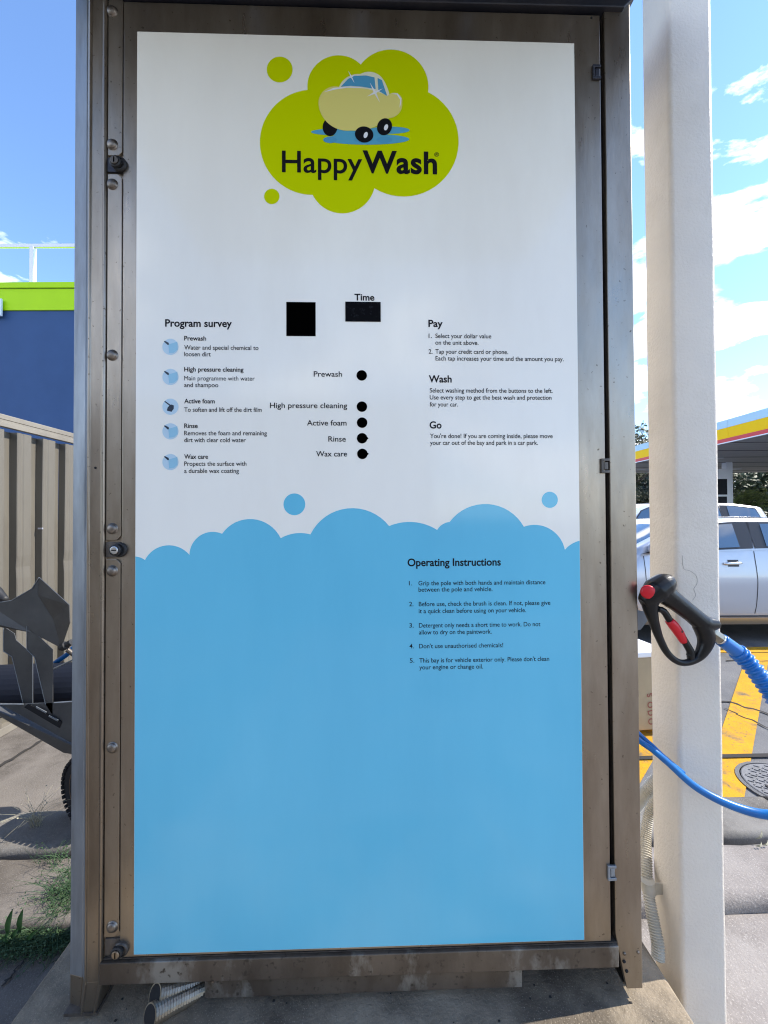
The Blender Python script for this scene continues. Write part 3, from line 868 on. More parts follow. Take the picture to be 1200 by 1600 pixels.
# flaking paint at the foot: ragged skirt of small chips on the plinth and ground
fl = MB()
for k in range(70):
    t = rnd.random()
    x = PX0 + (PX1 - PX0) * t
    s_ = rnd.uniform(.003, .009)
    y = PY0 - .001 - rnd.random() * .006
    z = .0
    c = Vector((x, y, rnd.uniform(.006, .04)))
    a = rnd.uniform(0, 6)
    fl.poly([c + Vector((s_ * math.cos(a + b), 0, s_ * math.sin(a + b))) for b in (0, 1.9, 3.6)], (0, -.002, 0))
tag(fl.build('paint_flakes', M['post'], po), kind='stuff')

# grey corrugated conduit beside the post
def corrugated(mb, pts, r, pitch, depth=.12, n=14):
    pts = [Vector(p) for p in pts]
    q = []
    for i in range(len(pts) - 1):
        p0, p1, p2, p3 = pts[max(i - 1, 0)], pts[i], pts[i + 1], pts[min(i + 2, len(pts) - 1)]
        for k in range(24):
            t = k / 24
            q.append(0.5 * ((2 * p1) + (p2 - p0) * t + (2 * p0 - 5 * p1 + 4 * p2 - p3) * t * t + (3 * p1 - p0 - 3 * p2 + p3) * t ** 3))
    q.append(pts[-1])
    L = [0]
    for i in range(1, len(q)): L.append(L[-1] + (q[i] - q[i - 1]).length)
    tot = L[-1]
    st = pitch / 4
    out, rad = [], []
    j = 0
    for k in range(int(tot / st) + 1):
        s_ = k * st
        while j < len(L) - 2 and L[j + 1] < s_: j += 1
        t = (s_ - L[j]) / max(L[j + 1] - L[j], 1e-9)
        out.append(q[j].lerp(q[j + 1], t))
        rr = r(s_ / tot) if callable(r) else r
        rad.append(rr * (1, 1 - depth * .5, 1 - depth, 1 - depth * .5)[k % 4])
    mb.tube(out, rad, n=n, sub=1)
    return mb
cpt = [P(1040, 1235, 1.345), P(1018, 1262, 1.34), P(1009.5, 1300, 1.32), P(1010, 1350, 1.27), P(1013, 1395, 1.235), P(1021, 1440, 1.205), P(1027.5, 1475, 1.185), P(1028, 1500, 1.175)]
cond = empty('conduit', cpt[-1], 0, 'pale grey corrugated plastic conduit rising between cabinet and white post', 'conduit')
def rel(o, pts): return [Vector(p) - Vector(o.location) for p in pts]
corrugated(MB(), rel(cond, cpt), lambda t: .0165 + .001 * t, .0062, .22).build('tube', M['conduit'], cond, smooth=False)
cpt2 = [P(975, 1285, 1.50), P(990, 1262, 1.46), P(1006, 1243, 1.42), P(1024, 1222, 1.40), P(1045, 1205, 1.39)]
cond2 = empty('conduit', cpt2[0], 0, 'short slanting piece of corrugated conduit passing behind the white post', 'conduit')
corrugated(MB(), rel(cond2, cpt2), .022, .0066, .22).build('tube', M['conduit'], cond2)
cl_ = [P(1004, 1384, 1.235), P(1018, 1384, 1.215), P(1032, 1386, 1.24)]
ck = MB()
cb = P(1013, 1384, 1.238)
ck.lathe(cb, (0.12, 0, -1), [(.0195, -.017), (.0195, .017)], 20)
ck.box(cb.x + .01, PX0 + .001, cb.y - .012, cb.y - .008, cb.z - .017, cb.z + .017)
ck.build('saddle_clamp', M['conduit'], None, bevel=.001)
o = bpy.data.objects['saddle_clamp']; o.parent = cond; o.location = -Vector(cond.location)

# steel conduits poking out under the cabinet
for (pts_, lab) in (([P(242, 1556, 1.03), P(275, 1545, 1.07), P(310, 1535, 1.12), P(350, 1520, 1.20)], 'upper short ribbed steel conduit poking out under the cabinet bottom rail'),
                    ([P(234, 1588, 1.00), P(265, 1570, 1.04), P(300, 1552, 1.09), P(340, 1532, 1.16)], 'lower short ribbed steel conduit lying on the plinth under the cabinet')):
    c = empty('steel_conduit', pts_[0], 0, lab, 'conduit', 'steel conduits under the cabinet')
    corrugated(MB(), rel(c, pts_), .0235, .0075, .13, 18).build('tube', M['steel_conduit'], c)
    ax = (pts_[0] - pts_[1]).normalized()
    MB().lathe((0, 0, 0), ax, [(.0205, -.001), (.0205, .0006), (0, .0006)], 24).build('open_end', M['black_gap'], c)

# ------------------------------------------------------------------ spray gun and hose
GY = 1.06
z8 = lambda x, y: (940 + x / 3.635, 860 + y / 3.635)
k8 = GY / 640 / 3.635
gun = empty('spray_gun', P(*z8(330, 260), GY), 0, 'black pressure washer gun with red trigger hanging beside the white post', 'spray gun')
def gt(mb, pts, n=16, sub=4, dy=0, squash=None, grow=1.08):
    mb.tube([P(*z8(a, b), GY + dy) - Vector(gun.location) for a, b, r in pts], [r * k8 * grow for a, b, r in pts], n=n, sub=sub, squash=squash)
mb = MB()
gt(mb, [(238, 300, 30), (262, 275, 48), (312, 225, 66), (360, 190, 58), (392, 176, 40), (402, 173, 30)])
gt(mb, [(330, 225, 60), (378, 262, 52), (430, 300, 47), (510, 362, 44), (575, 412, 46), (630, 418, 34), (660, 414, 24)])
gt(mb, [(565, 420, 44), (588, 470, 44), (592, 520, 38), (572, 572, 30), (540, 612, 22), (480, 638, 17), (425, 628, 17), (370, 578, 18), (325, 490, 20), (295, 400, 26), (275, 320, 38), (280, 270, 45)])
gt(mb, [(232, 300, 30), (250, 290, 40)])
gb = mb.build('gun_body', M['gun'], gun, smooth=True)
rm = gb.modifiers.new('remesh', 'REMESH'); rm.mode = 'VOXEL'; rm.voxel_size = .0019; rm.use_smooth_shade = True
sm = gb.modifiers.new('smooth', 'SMOOTH'); sm.factor = .5; sm.iterations = 5
tm = MB(); gt(tm, [(318, 332, 15), (352, 345, 17), (385, 395, 17), (400, 420, 17)], sub=3)
tm2 = MB(); gt(tm2, [(384, 398, 21), (410, 428, 25), (440, 470, 24), (468, 520, 18)], sub=3)
tm3 = MB(); gt(tm3, [(455, 480, 15), (480, 530, 18), (505, 575, 19), (503, 605, 20), (492, 612, 12)], sub=3)
tm.build('trigger_arm', M['gun'], gun, smooth=True)
tr_ = tm2.build('trigger', M['gun_red'], gun, smooth=True)
tm3.build('trigger_tip', M['gun'], gun, smooth=True)
lk = MB(); gt(lk, [(438, 440, 9), (447, 462, 12), (452, 485, 9)], sub=3, dy=-.006)
lk.build('safety_catch', M['gun'], tr_, smooth=True)
c = P(*z8(264, 236), GY - .016) - Vector(gun.location)
MB().lathe(c, (-.35, -.9, .05), [(.0165, -.006), (.0175, 0), (.0165, .003), (.012, .0045), (0, .005)], 28).build('red_cap', M['gun_red'], gun, smooth=True)
for sx, sy in ((318, 165), (480, 335), (520, 372), (575, 560)):
    c = P(*z8(sx, sy), GY - .0175) - Vector(gun.location)
# inlet fitting and cuff
a_, b_ = P(*z8(596, 450), GY), P(*z8(672, 502), GY)
fx = MB(); fx.tube([a_ - Vector(gun.location), b_ - Vector(gun.location)], [33 * k8, 33 * k8], n=6, sub=1)
fx.build('inlet_fitting', M['brass'], gun, bevel=.001)
fx = MB(); c_ = P(*z8(690, 515), GY)
fx.tube([b_ - Vector(gun.location), c_ - Vector(gun.location)], [30 * k8, 33 * k8], n=24, sub=1)
fx.build('ferrule', M['chrome'], gun, smooth=False)
hs = [P(*z8(680, 508), GY), P(*z8(740, 552), GY), P(*z8(800, 602), GY), P(*z8(870, 680), GY - .01), P(*z8(945, 775), GY - .02), P(1215, 1090, 1.02), P(1250, 1150, 1.0)]
lp = [P(1250, 1150, 1.0), P(1285, 1200, .99), P(1300, 1245, 1.0), P(1270, 1272, 1.02), P(1225, 1274, 1.04), P(1180, 1270, 1.06), P(1130, 1253, 1.08), P(1085, 1228, 1.10), P(1045, 1193, 1.115), P(1020, 1172, 1.13), P(1000, 1158, 1.16), P(980, 1140, 1.22), P(930, 1100, 1.5)]
hose = empty('hose', hs[0], 0, 'blue high pressure hose with ribbed cuff looping from the black gun past the post', 'hose')
MB().tube(rel(hose, hs), [.0115] * 7, n=18).build('hose_end', M['hose'], hose, smooth=True)
cuff = MB()
cuff.tube(rel(hose, [hs[0], hs[1], P(*z8(770, 575), GY)]), [.0165, .017, .0175], n=20)
cuff.build('cuff', M['hose_cuff'], hose, smooth=True)
rb = MB()
seg_pts = [P(*z8(768, 574), GY), P(*z8(800, 602), GY), P(*z8(835, 640), GY - .004), P(*z8(870, 680), GY - .01), P(*z8(905, 728), GY - .014), P(*z8(945, 785), GY - .02), P(1212, 1095, 1.03)]
def smooth_path(pts, sub):
    q = []
    for i in range(len(pts) - 1):
        p0, p1, p2, p3 = pts[max(i - 1, 0)], pts[i], pts[i + 1], pts[min(i + 2, len(pts) - 1)]
        for k in range(sub):
            t = k / sub
            q.append(0.5 * ((2 * p1) + (p2 - p0) * t + (2 * p0 - 5 * p1 + 4 * p2 - p3) * t * t + (3 * p1 - p0 - 3 * p2 + p3) * t ** 3))
    return q + [pts[-1]]
sp = smooth_path(rel(hose, seg_pts), 12)
L = [0]
for i in range(1, len(sp)): L.append(L[-1] + (sp[i] - sp[i - 1]).length)
npts = 150
path, rads = [], []
pitch = .0135
for k in range(npts + 1):
    s_ = L[-1] * k / npts
    j = max(i for i in range(len(L)) if L[i] <= s_ + 1e-9)
    j = min(j, len(sp) - 2)
    path.append(sp[j].lerp(sp[j + 1], (s_ - L[j]) / max(L[j + 1] - L[j], 1e-9)))
    w = math.sin(2 * math.pi * s_ / pitch)
    rads.append(.0190 + .0030 * max(-.6, w))
rb.tube(path, rads, n=24, sub=1)
rb.build('ribbed_cuff', M['hose_cuff'], hose, smooth=True)
MB().tube(rel(hose, lp), [.0115, .0115, .0115, .0115, .0115, .0112, .0105, .0095, .0085, .008, .0078, .0075, .0075], n=18, sub=6).build('hose_loop', M['hose'], hose, smooth=True)
lp2 = [P(1070, 1212, 1.125), P(1040, 1187, 1.135), P(1020, 1168, 1.15), P(1002, 1152, 1.18), P(985, 1135, 1.24), P(930, 1090, 1.52)]
MB().tube(rel(hose, [p + Vector((0, .004, .004)) for p in lp2]), .006, n=12, sub=5).build('hose_strand', M['hose'], hose, smooth=True)

# ------------------------------------------------------------------ beige box beyond the post
bx = empty('storage_box', (1.80, 2.85, 0), R(8), 'beige box with faded red lettering standing behind the white post', 'box')
MB().box(-.30, .06, -.12, .25, .04, .52).build('box_body', M['beige'], bx, bevel=.01)
MB().box(-.31, .07, -.13, .26, .52, .56).build('lid', M['hubwhite'], bx, bevel=.008)
MB().box(-.02, .055, -.126, -.121, .04, .16).build('brown_patch', M['brown'], bx)
for i, ch in enumerate('SODA'):
    cu = bpy.data.curves.new('red_letter', 'FONT'); cu.body = ch if i != 3 else 'O'; cu.size = .055; cu.offset = .001
    t = bpy.data.objects.new('t', cu); me = bpy.data.meshes.new_from_object(t); bpy.data.objects.remove(t)
    me.materials.append(M['box_red'])
    o = bpy.data.objects.new('red_mark', me); col.objects.link(o); o.parent = bx
    o.rotation_euler = (R(90), R(78), 0)
    o.location = Matrix.Rotation(-R(8), 3, 'Z') @ (P(1010 + i * .6, 1084 + i * 13, 2.72) - Vector((1.80, 2.85, 0)))
    o.location.y = -.1225

# ------------------------------------------------------------------ trolley on the left
TY = 1.80
z2 = lambda x, y: (x / 4.0, 850 + y / 4.0)
def TP(x, y, d=0): return P(*z2(x, y), TY + d)
tro = empty('hose_trolley', (-1.30, TY, .08), 0, 'dark folded steel trolley with a rough black tyre, half hidden behind the cabinet', 'trolley')
tl = Vector(tro.location)
def plate(name, pts, th, m, par=None, d=None):
    pp = [TP(*p) - tl for p in pts]
    nrm = (pp[1] - pp[0]).cross(pp[2] - pp[0]).normalized()
    if nrm.y < 0: nrm = -nrm
    return MB().poly(pp, nrm * th).build(name, M[m], par or tro, bevel=.0008)
up = plate('cradle_plate', [(-160, 330, -.02), (-80, 372, 0), (0, 365, 0), (70, 355, 0), (200, 280, 0), (245, 210, 0), (235, 320, 0), (330, 470, 0), (380, 650, 0), (200, 555, 0), (0, 520, 0), (-160, 470, -.02)], .004, 'dark_steel')
plate('cradle_flange', [(245, 210, 0), (430, 380, -.05), (435, 490, -.05), (380, 650, 0), (330, 470, 0), (235, 320, 0)], .004, 'dark_steel', up)
plate('support_arm', [(22, 515, .03), (90, 560, .03), (100, 600, .03), (205, 690, .03), (205, 1000, .03), (145, 1000, .03), (75, 705, .03), (22, 670, .03)], .003, 'dark_steel')
plate('support_arm', [(168, 510, 0), (330, 660, 0), (330, 1075, 0), (285, 1005, 0), (215, 705, 0), (168, 660, 0)], .003, 'dark_steel')
tray = plate('tray', [(-200, 1000, -.03), (0, 1000, 0), (145, 1003, 0), (340, 992, 0), (600, 975, 0), (600, 1330, 0), (455, 1315, 0), (395, 1305, 0), (0, 1080, 0), (-200, 960, -.03)], .004, 'dark_steel')
for pts_ in ([(150, 1020, -.004), (175, 1000, -.004), (385, 1110, -.004), (370, 1150, -.004)],):
    MB().poly([TP(*p) - tl for p in pts_], (0, .003, 0)).build('slot', M['black_gap'], tray)
plate('slot_rib', [(225, 1015, -.012), (290, 1050, -.012), (285, 1060, -.012), (222, 1025, -.012)], .003, 'galv', tray)
plate('slot_rib', [(305, 1070, -.012), (365, 1100, -.012), (360, 1110, -.012), (302, 1080, -.012)], .003, 'galv', tray)
MB().tube([TP(-200, 1035, .01) - tl, TP(0, 1001, -.002) - tl, TP(145, 1001, -.002) - tl], .003, n=8, sub=1).build('tray_edge', M['galv'], tray)
tk = MB(); tk.lathe(TP(420, 900, .22) - tl, (1, .1, .0), [(.10, -.62), (.12, -.6), (.12, .3), (.10, .32)], 32)
tk.build('tank', M['tank'], tro, smooth=False)
MB().tube([TP(330, 783, .08) - tl, TP(470, 718, .08) - tl], .004, n=8, sub=1).build('tank_strap', M['galv'], tro)
kb = MB(); kb.lathe(TP(385, 648, -.01) - tl, (1, 0, .55), [(.010, -.008), (.016, 0), (.018, .022), (.013, .026), (.013, .05)], 20)
kb.build('knob', M['rubber'], tro, smooth=False)
MB().tube([TP(420, 660, 0) - tl, TP(500, 720, .02) - tl], .010, n=12, sub=1).build('stem', M['steel_dull'], tro)
gr = MB(); gr.tube([TP(-90, 230, .03) - tl, TP(-20, 310, .02) - tl, TP(40, 352, .01) - tl], [.024, .026, .012], n=14)
gr.build('grip', M['rubber'], tro, smooth=True)
wc = P(143, 1238, 1.86) - tl
wc.z = .158
wh = MB()
axw = Vector((-.42, -.9, .0)).normalized()
NW = 44
wp_ = [(.112, -.030), (.130, -.040), (.147, -.036), (.156, -.022), (.158, 0), (.156, .022), (.147, .036), (.130, .040), (.112, .030)]
wh.lathe(wc, axw, wp_, NW)
tyre = wh.build('tyre', M['tyre'], tro, smooth=True)
a1 = axw.cross(Vector((0, 0, 1))).normalized(); a2 = axw.cross(a1)
kn = MB()
for k in range(NW):
    for row, (r0, off) in enumerate(((.158, .0), (.156, .022), (.156, -.022), (.146, .038), (.146, -.038))):
        an = 2 * math.pi * (k + .5 * (row % 2)) / NW
        rad = a1 * math.cos(an) + a2 * math.sin(an); tan = -a1 * math.sin(an) + a2 * math.cos(an)
        c = wc + rad * r0 + axw * off
        u, v, w = tan * .0075, axw * .0075, rad * .006
        kn.add([c + u * a + v * b + w * d for d in (-1, 1) for b in (-1, 1) for a in (-1, 1)], [(0, 2, 3, 1), (4, 5, 7, 6), (0, 1, 5, 4), (2, 6, 7, 3), (0, 4, 6, 2), (1, 3, 7, 5)])
tag(kn.build('tread', M['tyre'], tyre), kind='stuff')
MB().lathe(wc, axw, [(.114, -.02), (.114, .032), (.10, .022), (.03, .018), (.025, .04), (0, .04)], 28).build('rim', M['rust'], tyre)
MB().tube([wc - axw * .02, wc - axw * .3], .012, n=10, sub=1).build('axle', M['steel_dull'], tro)
def edge(par, pts, rr=.0016):
    MB().tube([TP(*p) - tl + Vector((0, -.0005, 0)) for p in pts], rr, n=6, sub=1).build('cut_edge', M['galv'], par)
edge(up, [(-80, 370, 0), (0, 364, 0), (70, 354, 0), (200, 279, 0), (245, 209, 0)], .0022)
edge(tro, [(22, 517, .03), (22, 670, .03), (75, 705, .03), (145, 998, .03)])
edge(tro, [(168, 512, 0), (168, 660, 0), (215, 705, 0), (285, 1003, 0)])
edge(tro, [(205, 700, .03), (205, 1000, .03)], .0012)
edge(tray, [(340, 992, 0), (470, 983, 0)], .0028)
# blue hose behind
bh = empty('hose', TP(0, 925, .25), 0, 'thin blue hose hanging behind the dark trolley at the fence', 'hose')
MB().tube(rel(bh, [TP(-300, 960, .2), TP(0, 915, .25), TP(110, 878, .26), TP(230, 840, .27), TP(335, 750, .26), TP(420, 690, .25), TP(470, 640, .25), TP(620, 560, .3)]), .0115, n=12, sub=5).build('tube', M['hose'], bh, smooth=True)

# ------------------------------------------------------------------ fence on the left
FX = -2.55
fen = empty('fence', (FX, 2.6, 0), 0, 'beige corrugated steel fence with a capped top rail on the left', 'fence')
ztopF = 2.155
# sheets: each pan and rib a panel of its own
pitch, y0 = .214, 2.845 - .214 * 9
rnd = random.Random(8)
shapes = {}
def fence_panel(y, seed):
    r_ = random.Random(seed)
    prof = [(-.052, .0), (-.004, .003), (0, .008), (-.001, .035), (-.006, .042), (-.006, .05), (-.001, .057), (-.0, .112), (-.004, .118), (-.052, .124), (-.052, .214)]
    nzs = 26
    vs = []
    dz = r_.uniform(.9, 1.35)
    amp = r_.uniform(.003, .010) if seed % 2 else .002
    for i in range(nzs + 1):
        z = .02 + (ztopF - .10 - .02) * i / nzs
        for (dx, dy) in prof:
            bump_ = amp * math.exp(-((z - dz) / .05) ** 2) * (1 if dx > -.02 else 0) + .0015 * math.sin(z * 3 + seed)
            vs.append((dx - bump_, dy + .0012 * math.sin(z * 2.3 + seed * 2), z))
    k = len(prof)
    fs = [(i * k + j, i * k + j + 1, (i + 1) * k + j + 1, (i + 1) * k + j) for i in range(nzs) for j in range(k - 1)]
    o = MB().add(vs, fs).build('panel', M['fence'], fen)
    o.location = (0, y - 2.6, 0)
    so = o.modifiers.new('t', 'SOLIDIFY'); so.thickness = .0015; so.offset = 0
    return o
for i in range(42):
    fence_panel(y0 + pitch * i, i)
cp = MB()
yA, yB = y0 - 2.6 - .05, y0 + pitch * 42 - 2.6
prof = [(-.06, ztopF - .075), (-.06, ztopF), (.004, ztopF), (.006, ztopF - .004), (.006, ztopF - .032), (.001, ztopF - .035), (.006, ztopF - .038), (.006, ztopF - .052), (.012, ztopF - .055), (.012, ztopF - .082), (.004, ztopF - .085), (.004, ztopF - .078)]
n = len(prof)
cp.add([(x, y, z) for y in (yA, yB) for x, z in prof], [(i, (i + 1) % n, n + (i + 1) % n, n + i) for i in range(n)] + [tuple(range(n)), tuple(range(2 * n - 1, n - 1, -1))])
cp.build('top_rail', M['fence_cap'], fen)
MB().box(-.062, .006, yA, yB, .008, .06).build('bottom_rail', M['fence_cap'], fen, bevel=.003)
sc_ = MB()
for i in range(42):
    yy = y0 + pitch * i - 2.6 + .012
    for zz_ in (1.365,):
        c = Vector((-.012, yy, zz_ + .02 * math.sin(i * 2.1)))
        MB().box(c.x - .02, c.x + .014, c.y - .016, c.y - .008, c.z - .006, c.z + .006).build('clip', M['rail_metal'], fen) if i % 2 == 0 and 6 < i < 22 else None

# ------------------------------------------------------------------ building on the left
BY = 10.0
bl = empty('building', (-9, BY, 0), 0, 'dark blue walled building with a lime green band and roof railing', 'building')
zg1 = P(60, 443, BY).z; zg0 = P(60, 485.5, BY).z; zgm = P(60, 452.5, BY).z
print('building z', zg0, zg1)
MB().box(-12, 11, 0, 8, 0, zg0).build('wall', M['wall_blue'], bl)
MB().box(-12.03, 11.03, -.035, 8.03, zg0, zgm).build('fascia', M['lime'], bl, bevel=.004)
MB().box(-12.05, 11.05, -.07, 8.05, zgm + .012, zg1).build('coping', M['lime'], bl, bevel=.006)
MB().box(-12.02, 11.02, -.02, 8.02, zgm, zgm + .012).build('shadow_gap', M['wall_blue'], bl)
zr_t = P(60, 378, BY).z
rl = MB()
rl.box(-12, 11, .06, .11, zr_t - .06, zr_t)
MB().box(-12, 11, .055, .115, zr_t - .09, zr_t + .0).build('top_rail', M['rail_metal'], bl, bevel=.008)
MB().box(-12, 11, .07, .10, zg1 + .045, zg1 + .075).build('lower_rail', M['rail_metal'], bl)
px_post = P(47, 410, BY).x + 9
for k in range(-2, 9):
    x = px_post + k * 1.9
    if -12 < x < 11:
        MB().box(x - .05, x + .05, .03, .14, zg1, zr_t - .09).build('rail_post', M['rail_metal'], bl, bevel=.008)
sg = MB()
zsg = P(2, 467, BY - .1).z; zsl = P(2, 494, BY - .1).z; xsr = P(3.5, 480, BY - .1).x
o = empty('wall_sign', (xsr, BY - .08, zsl), 0, 'small white and blue sign fixed to the green band at the left edge', 'sign')
MB().box(-1.2, 0, -.05, .0, 0, zsg - zsl).build('sign_panel', M['sign_white'], o, bevel=.01)
MB().box(-1.14, -.05, -.054, -.051, .05, zsg - zsl - .05).build('blue_field', M['canopy_blue'], o)

# ------------------------------------------------------------------ petrol station canopy
CX, CYa, CYb = 13.4, 9.0, 27.2
zc1 = EYE + .280 * CX
hs_ = zc1 - .215 * 0
zcb = EYE + .2145 * CX
zy1 = zcb + (zc1 - zcb) * .65
zy0 = zcb + (zc1 - zcb) * .16
st = empty('station_canopy', (CX, 18, 0), 0, 'petrol station canopy with pale blue, yellow and red edge bands', 'canopy')
rr_ = lambda z0, z1, name, m, out=0: MB().box(-out, 26 + out, CYa - 18 - out, CYb - 18 + out, z0, z1).build(name, M[m], st)
NP = 8
for k in range(NP):
    ya = CYa - 18 + (CYb - CYa) * k / NP + .008
    yb = CYa - 18 + (CYb - CYa) * (k + 1) / NP - .008
    MB().box(-.06, 0, ya, yb, zy1, zc1).build('pale_blue_band', M['canopy_blue'], st)
    MB().box(-.06, 0, ya, yb, zy0, zy1 - .004).build('yellow_band', M['canopy_yellow'], st)
MB().box(-.09, -.061, CYa - 18, CYb - 18, zcb, zy0 + .01).build('red_band', M['canopy_red'], st)
MB().box(-.11, -.05, CYa - 18, CYb - 18, zcb - .04, zcb - .001).build('white_trim', M['white_paint'], st)
MB().box(0, 26, CYa - 18, CYb - 18, zcb + .02, zc1 - .05).build('roof_slab', M['soffit'], st)
for yy in (CYa - 18, CYb - 18):
    s = -1 if yy < 0 else 1
    MB().box(.0, 26, min(yy, yy + s * .06), max(yy, yy + s * .06), zy0, zc1).build('yellow_band', M['canopy_yellow'], st)
for i in range(4):
    for j in range(4):
        x, y = 2.2 + i * 5, -7.2 + j * 4.7
        MB().box(x, x + 1.2, y, y + .35, zcb - .02, zcb + .02).build('soffit_light', M['lamp_face'], st)
for j in range(9):
    y = -8 + j * 2.0
    MB().box(.1, 25.8, y, y + .02, zcb + .005, zcb + .02).build('soffit_joint', M['crack'], st)
for (x, y) in ((5.15, 4.1), (14, 4.1), (5.15, -4), (14, -4)):
    MB().box(x - .17, x + .17, y - .17, y + .17, 0, zcb + .02).build('column', M['white_paint'], st, bevel=.03)
# price board and pump seen right of the post
pb = empty('price_board', (P(1131, 780, 21).x, 21, 0), 0, 'narrow white board with dark and red panels beneath the canopy', 'sign')
MB().box(-1.0, .30, -.08, .08, .0, 3.85).build('board', M['white_paint'], pb)
for z0, z1, m_, x1_ in ((2.55, 3.35, 'tank', .10), (2.0, 2.45, 'tank', .08), (1.55, 1.9, 'red_paint', .20)):
    MB().box(-.9, x1_, -.10, -.081, z0, z1).build('panel', M[m_], pb)
pm = empty('fuel_pump', (P(1134, 800, 20).x, 20, 0), 0, 'red and white fuel pump beneath the petrol station canopy', 'fuel pump')
MB().box(-.35, .35, -.25, .25, .15, 1.75).build('cabinet', M['red_paint'], pm, bevel=.03)
MB().box(-.30, .30, -.262, -.251, .95, 1.5).build('display', M['white_paint'], pm)
MB().box(-.45, .45, -.3, .3, 0, .15).build('base', M['kerb'], pm)
MB().tube([(.3, -.26, 1.4), (.5, -.3, .9), (.45, -.3, .5), (.3, -.26, .4)], .02, n=8).build('pump_hose', M['rubber'], pm)

# ------------------------------------------------------------------ trees
def tree(name, x, y, h, r, seed, m='leaf', nleaf=6000, trunk=.16, z0=None, ls=.17, label='', group=None, cat='tree', low=.25):
    rnd = random.Random(seed)
    t = empty(name, (x, y, 0), 0, label, cat, group)
    tb = MB()
    tb.tube([(0, 0, 0), (.05, 0, h * .25), (-.05, .05, h * .5), (.1, 0, h * .8)], [trunk, trunk * .8, trunk * .55, trunk * .2], n=8)
    clumps = []
    for k in range(18):
        a = rnd.uniform(0, 6.28); e = rnd.uniform(low, .95)
        rr = r * math.sqrt(max(.05, 1 - ((e - .55) / .6) ** 2)) * rnd.uniform(.35, .95)
        c = Vector((rr * math.cos(a), rr * math.sin(a), h * e))
        clumps.append((c, r * rnd.uniform(.25, .45)))
        b0 = Vector((0, 0, h * max(.15, e - .25)))
        tb.tube([b0, b0.lerp(c, .5) + Vector((0, 0, -.1)), c], [trunk * .35, trunk * .22, trunk * .08], n=5, sub=2)
    tb.build('trunk', M['bark'], t, smooth=True)
    vs, fs = [], []
    for k in range(nleaf):
        c, cr_ = clumps[rnd.randrange(len(clumps))]
        d = Vector((rnd.gauss(0, 1), rnd.gauss(0, 1), rnd.gauss(0, .8)))
        d = d.normalized() * (rnd.random() ** .45) * cr_ * rnd.uniform(.8, 1.2)
        p = c + d
        if p.z < .1: continue
        u = Vector((rnd.gauss(0, 1), rnd.gauss(0, 1), rnd.gauss(0, 1))).normalized()
        v = u.orthogonal().normalized()
        s = ls * rnd.uniform(.6, 1.3)
        b = len(vs)
        vs += [p - u * s, p + v * s * .45, p + u * s, p - v * s * .45]
        fs.append((b, b + 1, b + 2, b + 3))
    MB().add(vs, fs).build('crown', M[m], t, recalc=False)
    return t
TG = 'trees behind the petrol station'
for i, (tx, ty, th, trd, mm, lab) in enumerate((
    (19.5, 33, 8.2, 3.2, 'leaf2', 'olive green tree rising above the canopy seen between cabinet and post'),
    (23.0, 36, 7.0, 3.4, 'leaf', 'dark green tree behind the canopy, hidden mostly by the white post'),
    (27.5, 33, 7.4, 3.6, 'leaf', 'dark green tree right of the post, behind the yellow green bush'),
    (32.0, 34, 7.2, 3.8, 'leaf', 'dark green tree beyond the canopy at the right edge of the picture'),
    (37.0, 36, 7.6, 4.0, 'leaf2', 'olive green tree beyond the canopy farther right than the others'))):
    tree('tree', tx, ty, th, trd, 20 + i, mm, 9000, .2, label=lab, group=TG, ls=.2, low=.14)
tree('bush', P(1161, 800, 25).x, 25, 2.9, 1.15, 77, 'leaf_bush', 4500, .06, label='yellow green rounded bush above the roof of the silver car', cat='bush', ls=.085, low=.15)
hd = MB(); rnd = random.Random(3)
vs, fs = [], []
for k in range(16000):
    x = rnd.uniform(16, 44); y = 38 + rnd.uniform(-.6, 1.4)
    z = rnd.random() ** .8 * (3.6 + .7 * math.sin(x * 1.3) + .4 * math.sin(x * 3.1))
    u = Vector((rnd.gauss(0, 1), rnd.gauss(0, 1), rnd.gauss(0, 1))).normalized(); v = u.orthogonal().normalized(); s = rnd.uniform(.12, .32)
    p = Vector((x, y, z)); b = len(vs)
    vs += [p - u * s, p + v * s * .5, p + u * s, p - v * s * .5]; fs.append((b, b + 1, b + 2, b + 3))
hg = hd.add(vs, fs).build('undergrowth', M['leaf'], recalc=False)
tag(hg, 'dense dark undergrowth along the far edge of the station', 'undergrowth', kind='stuff')

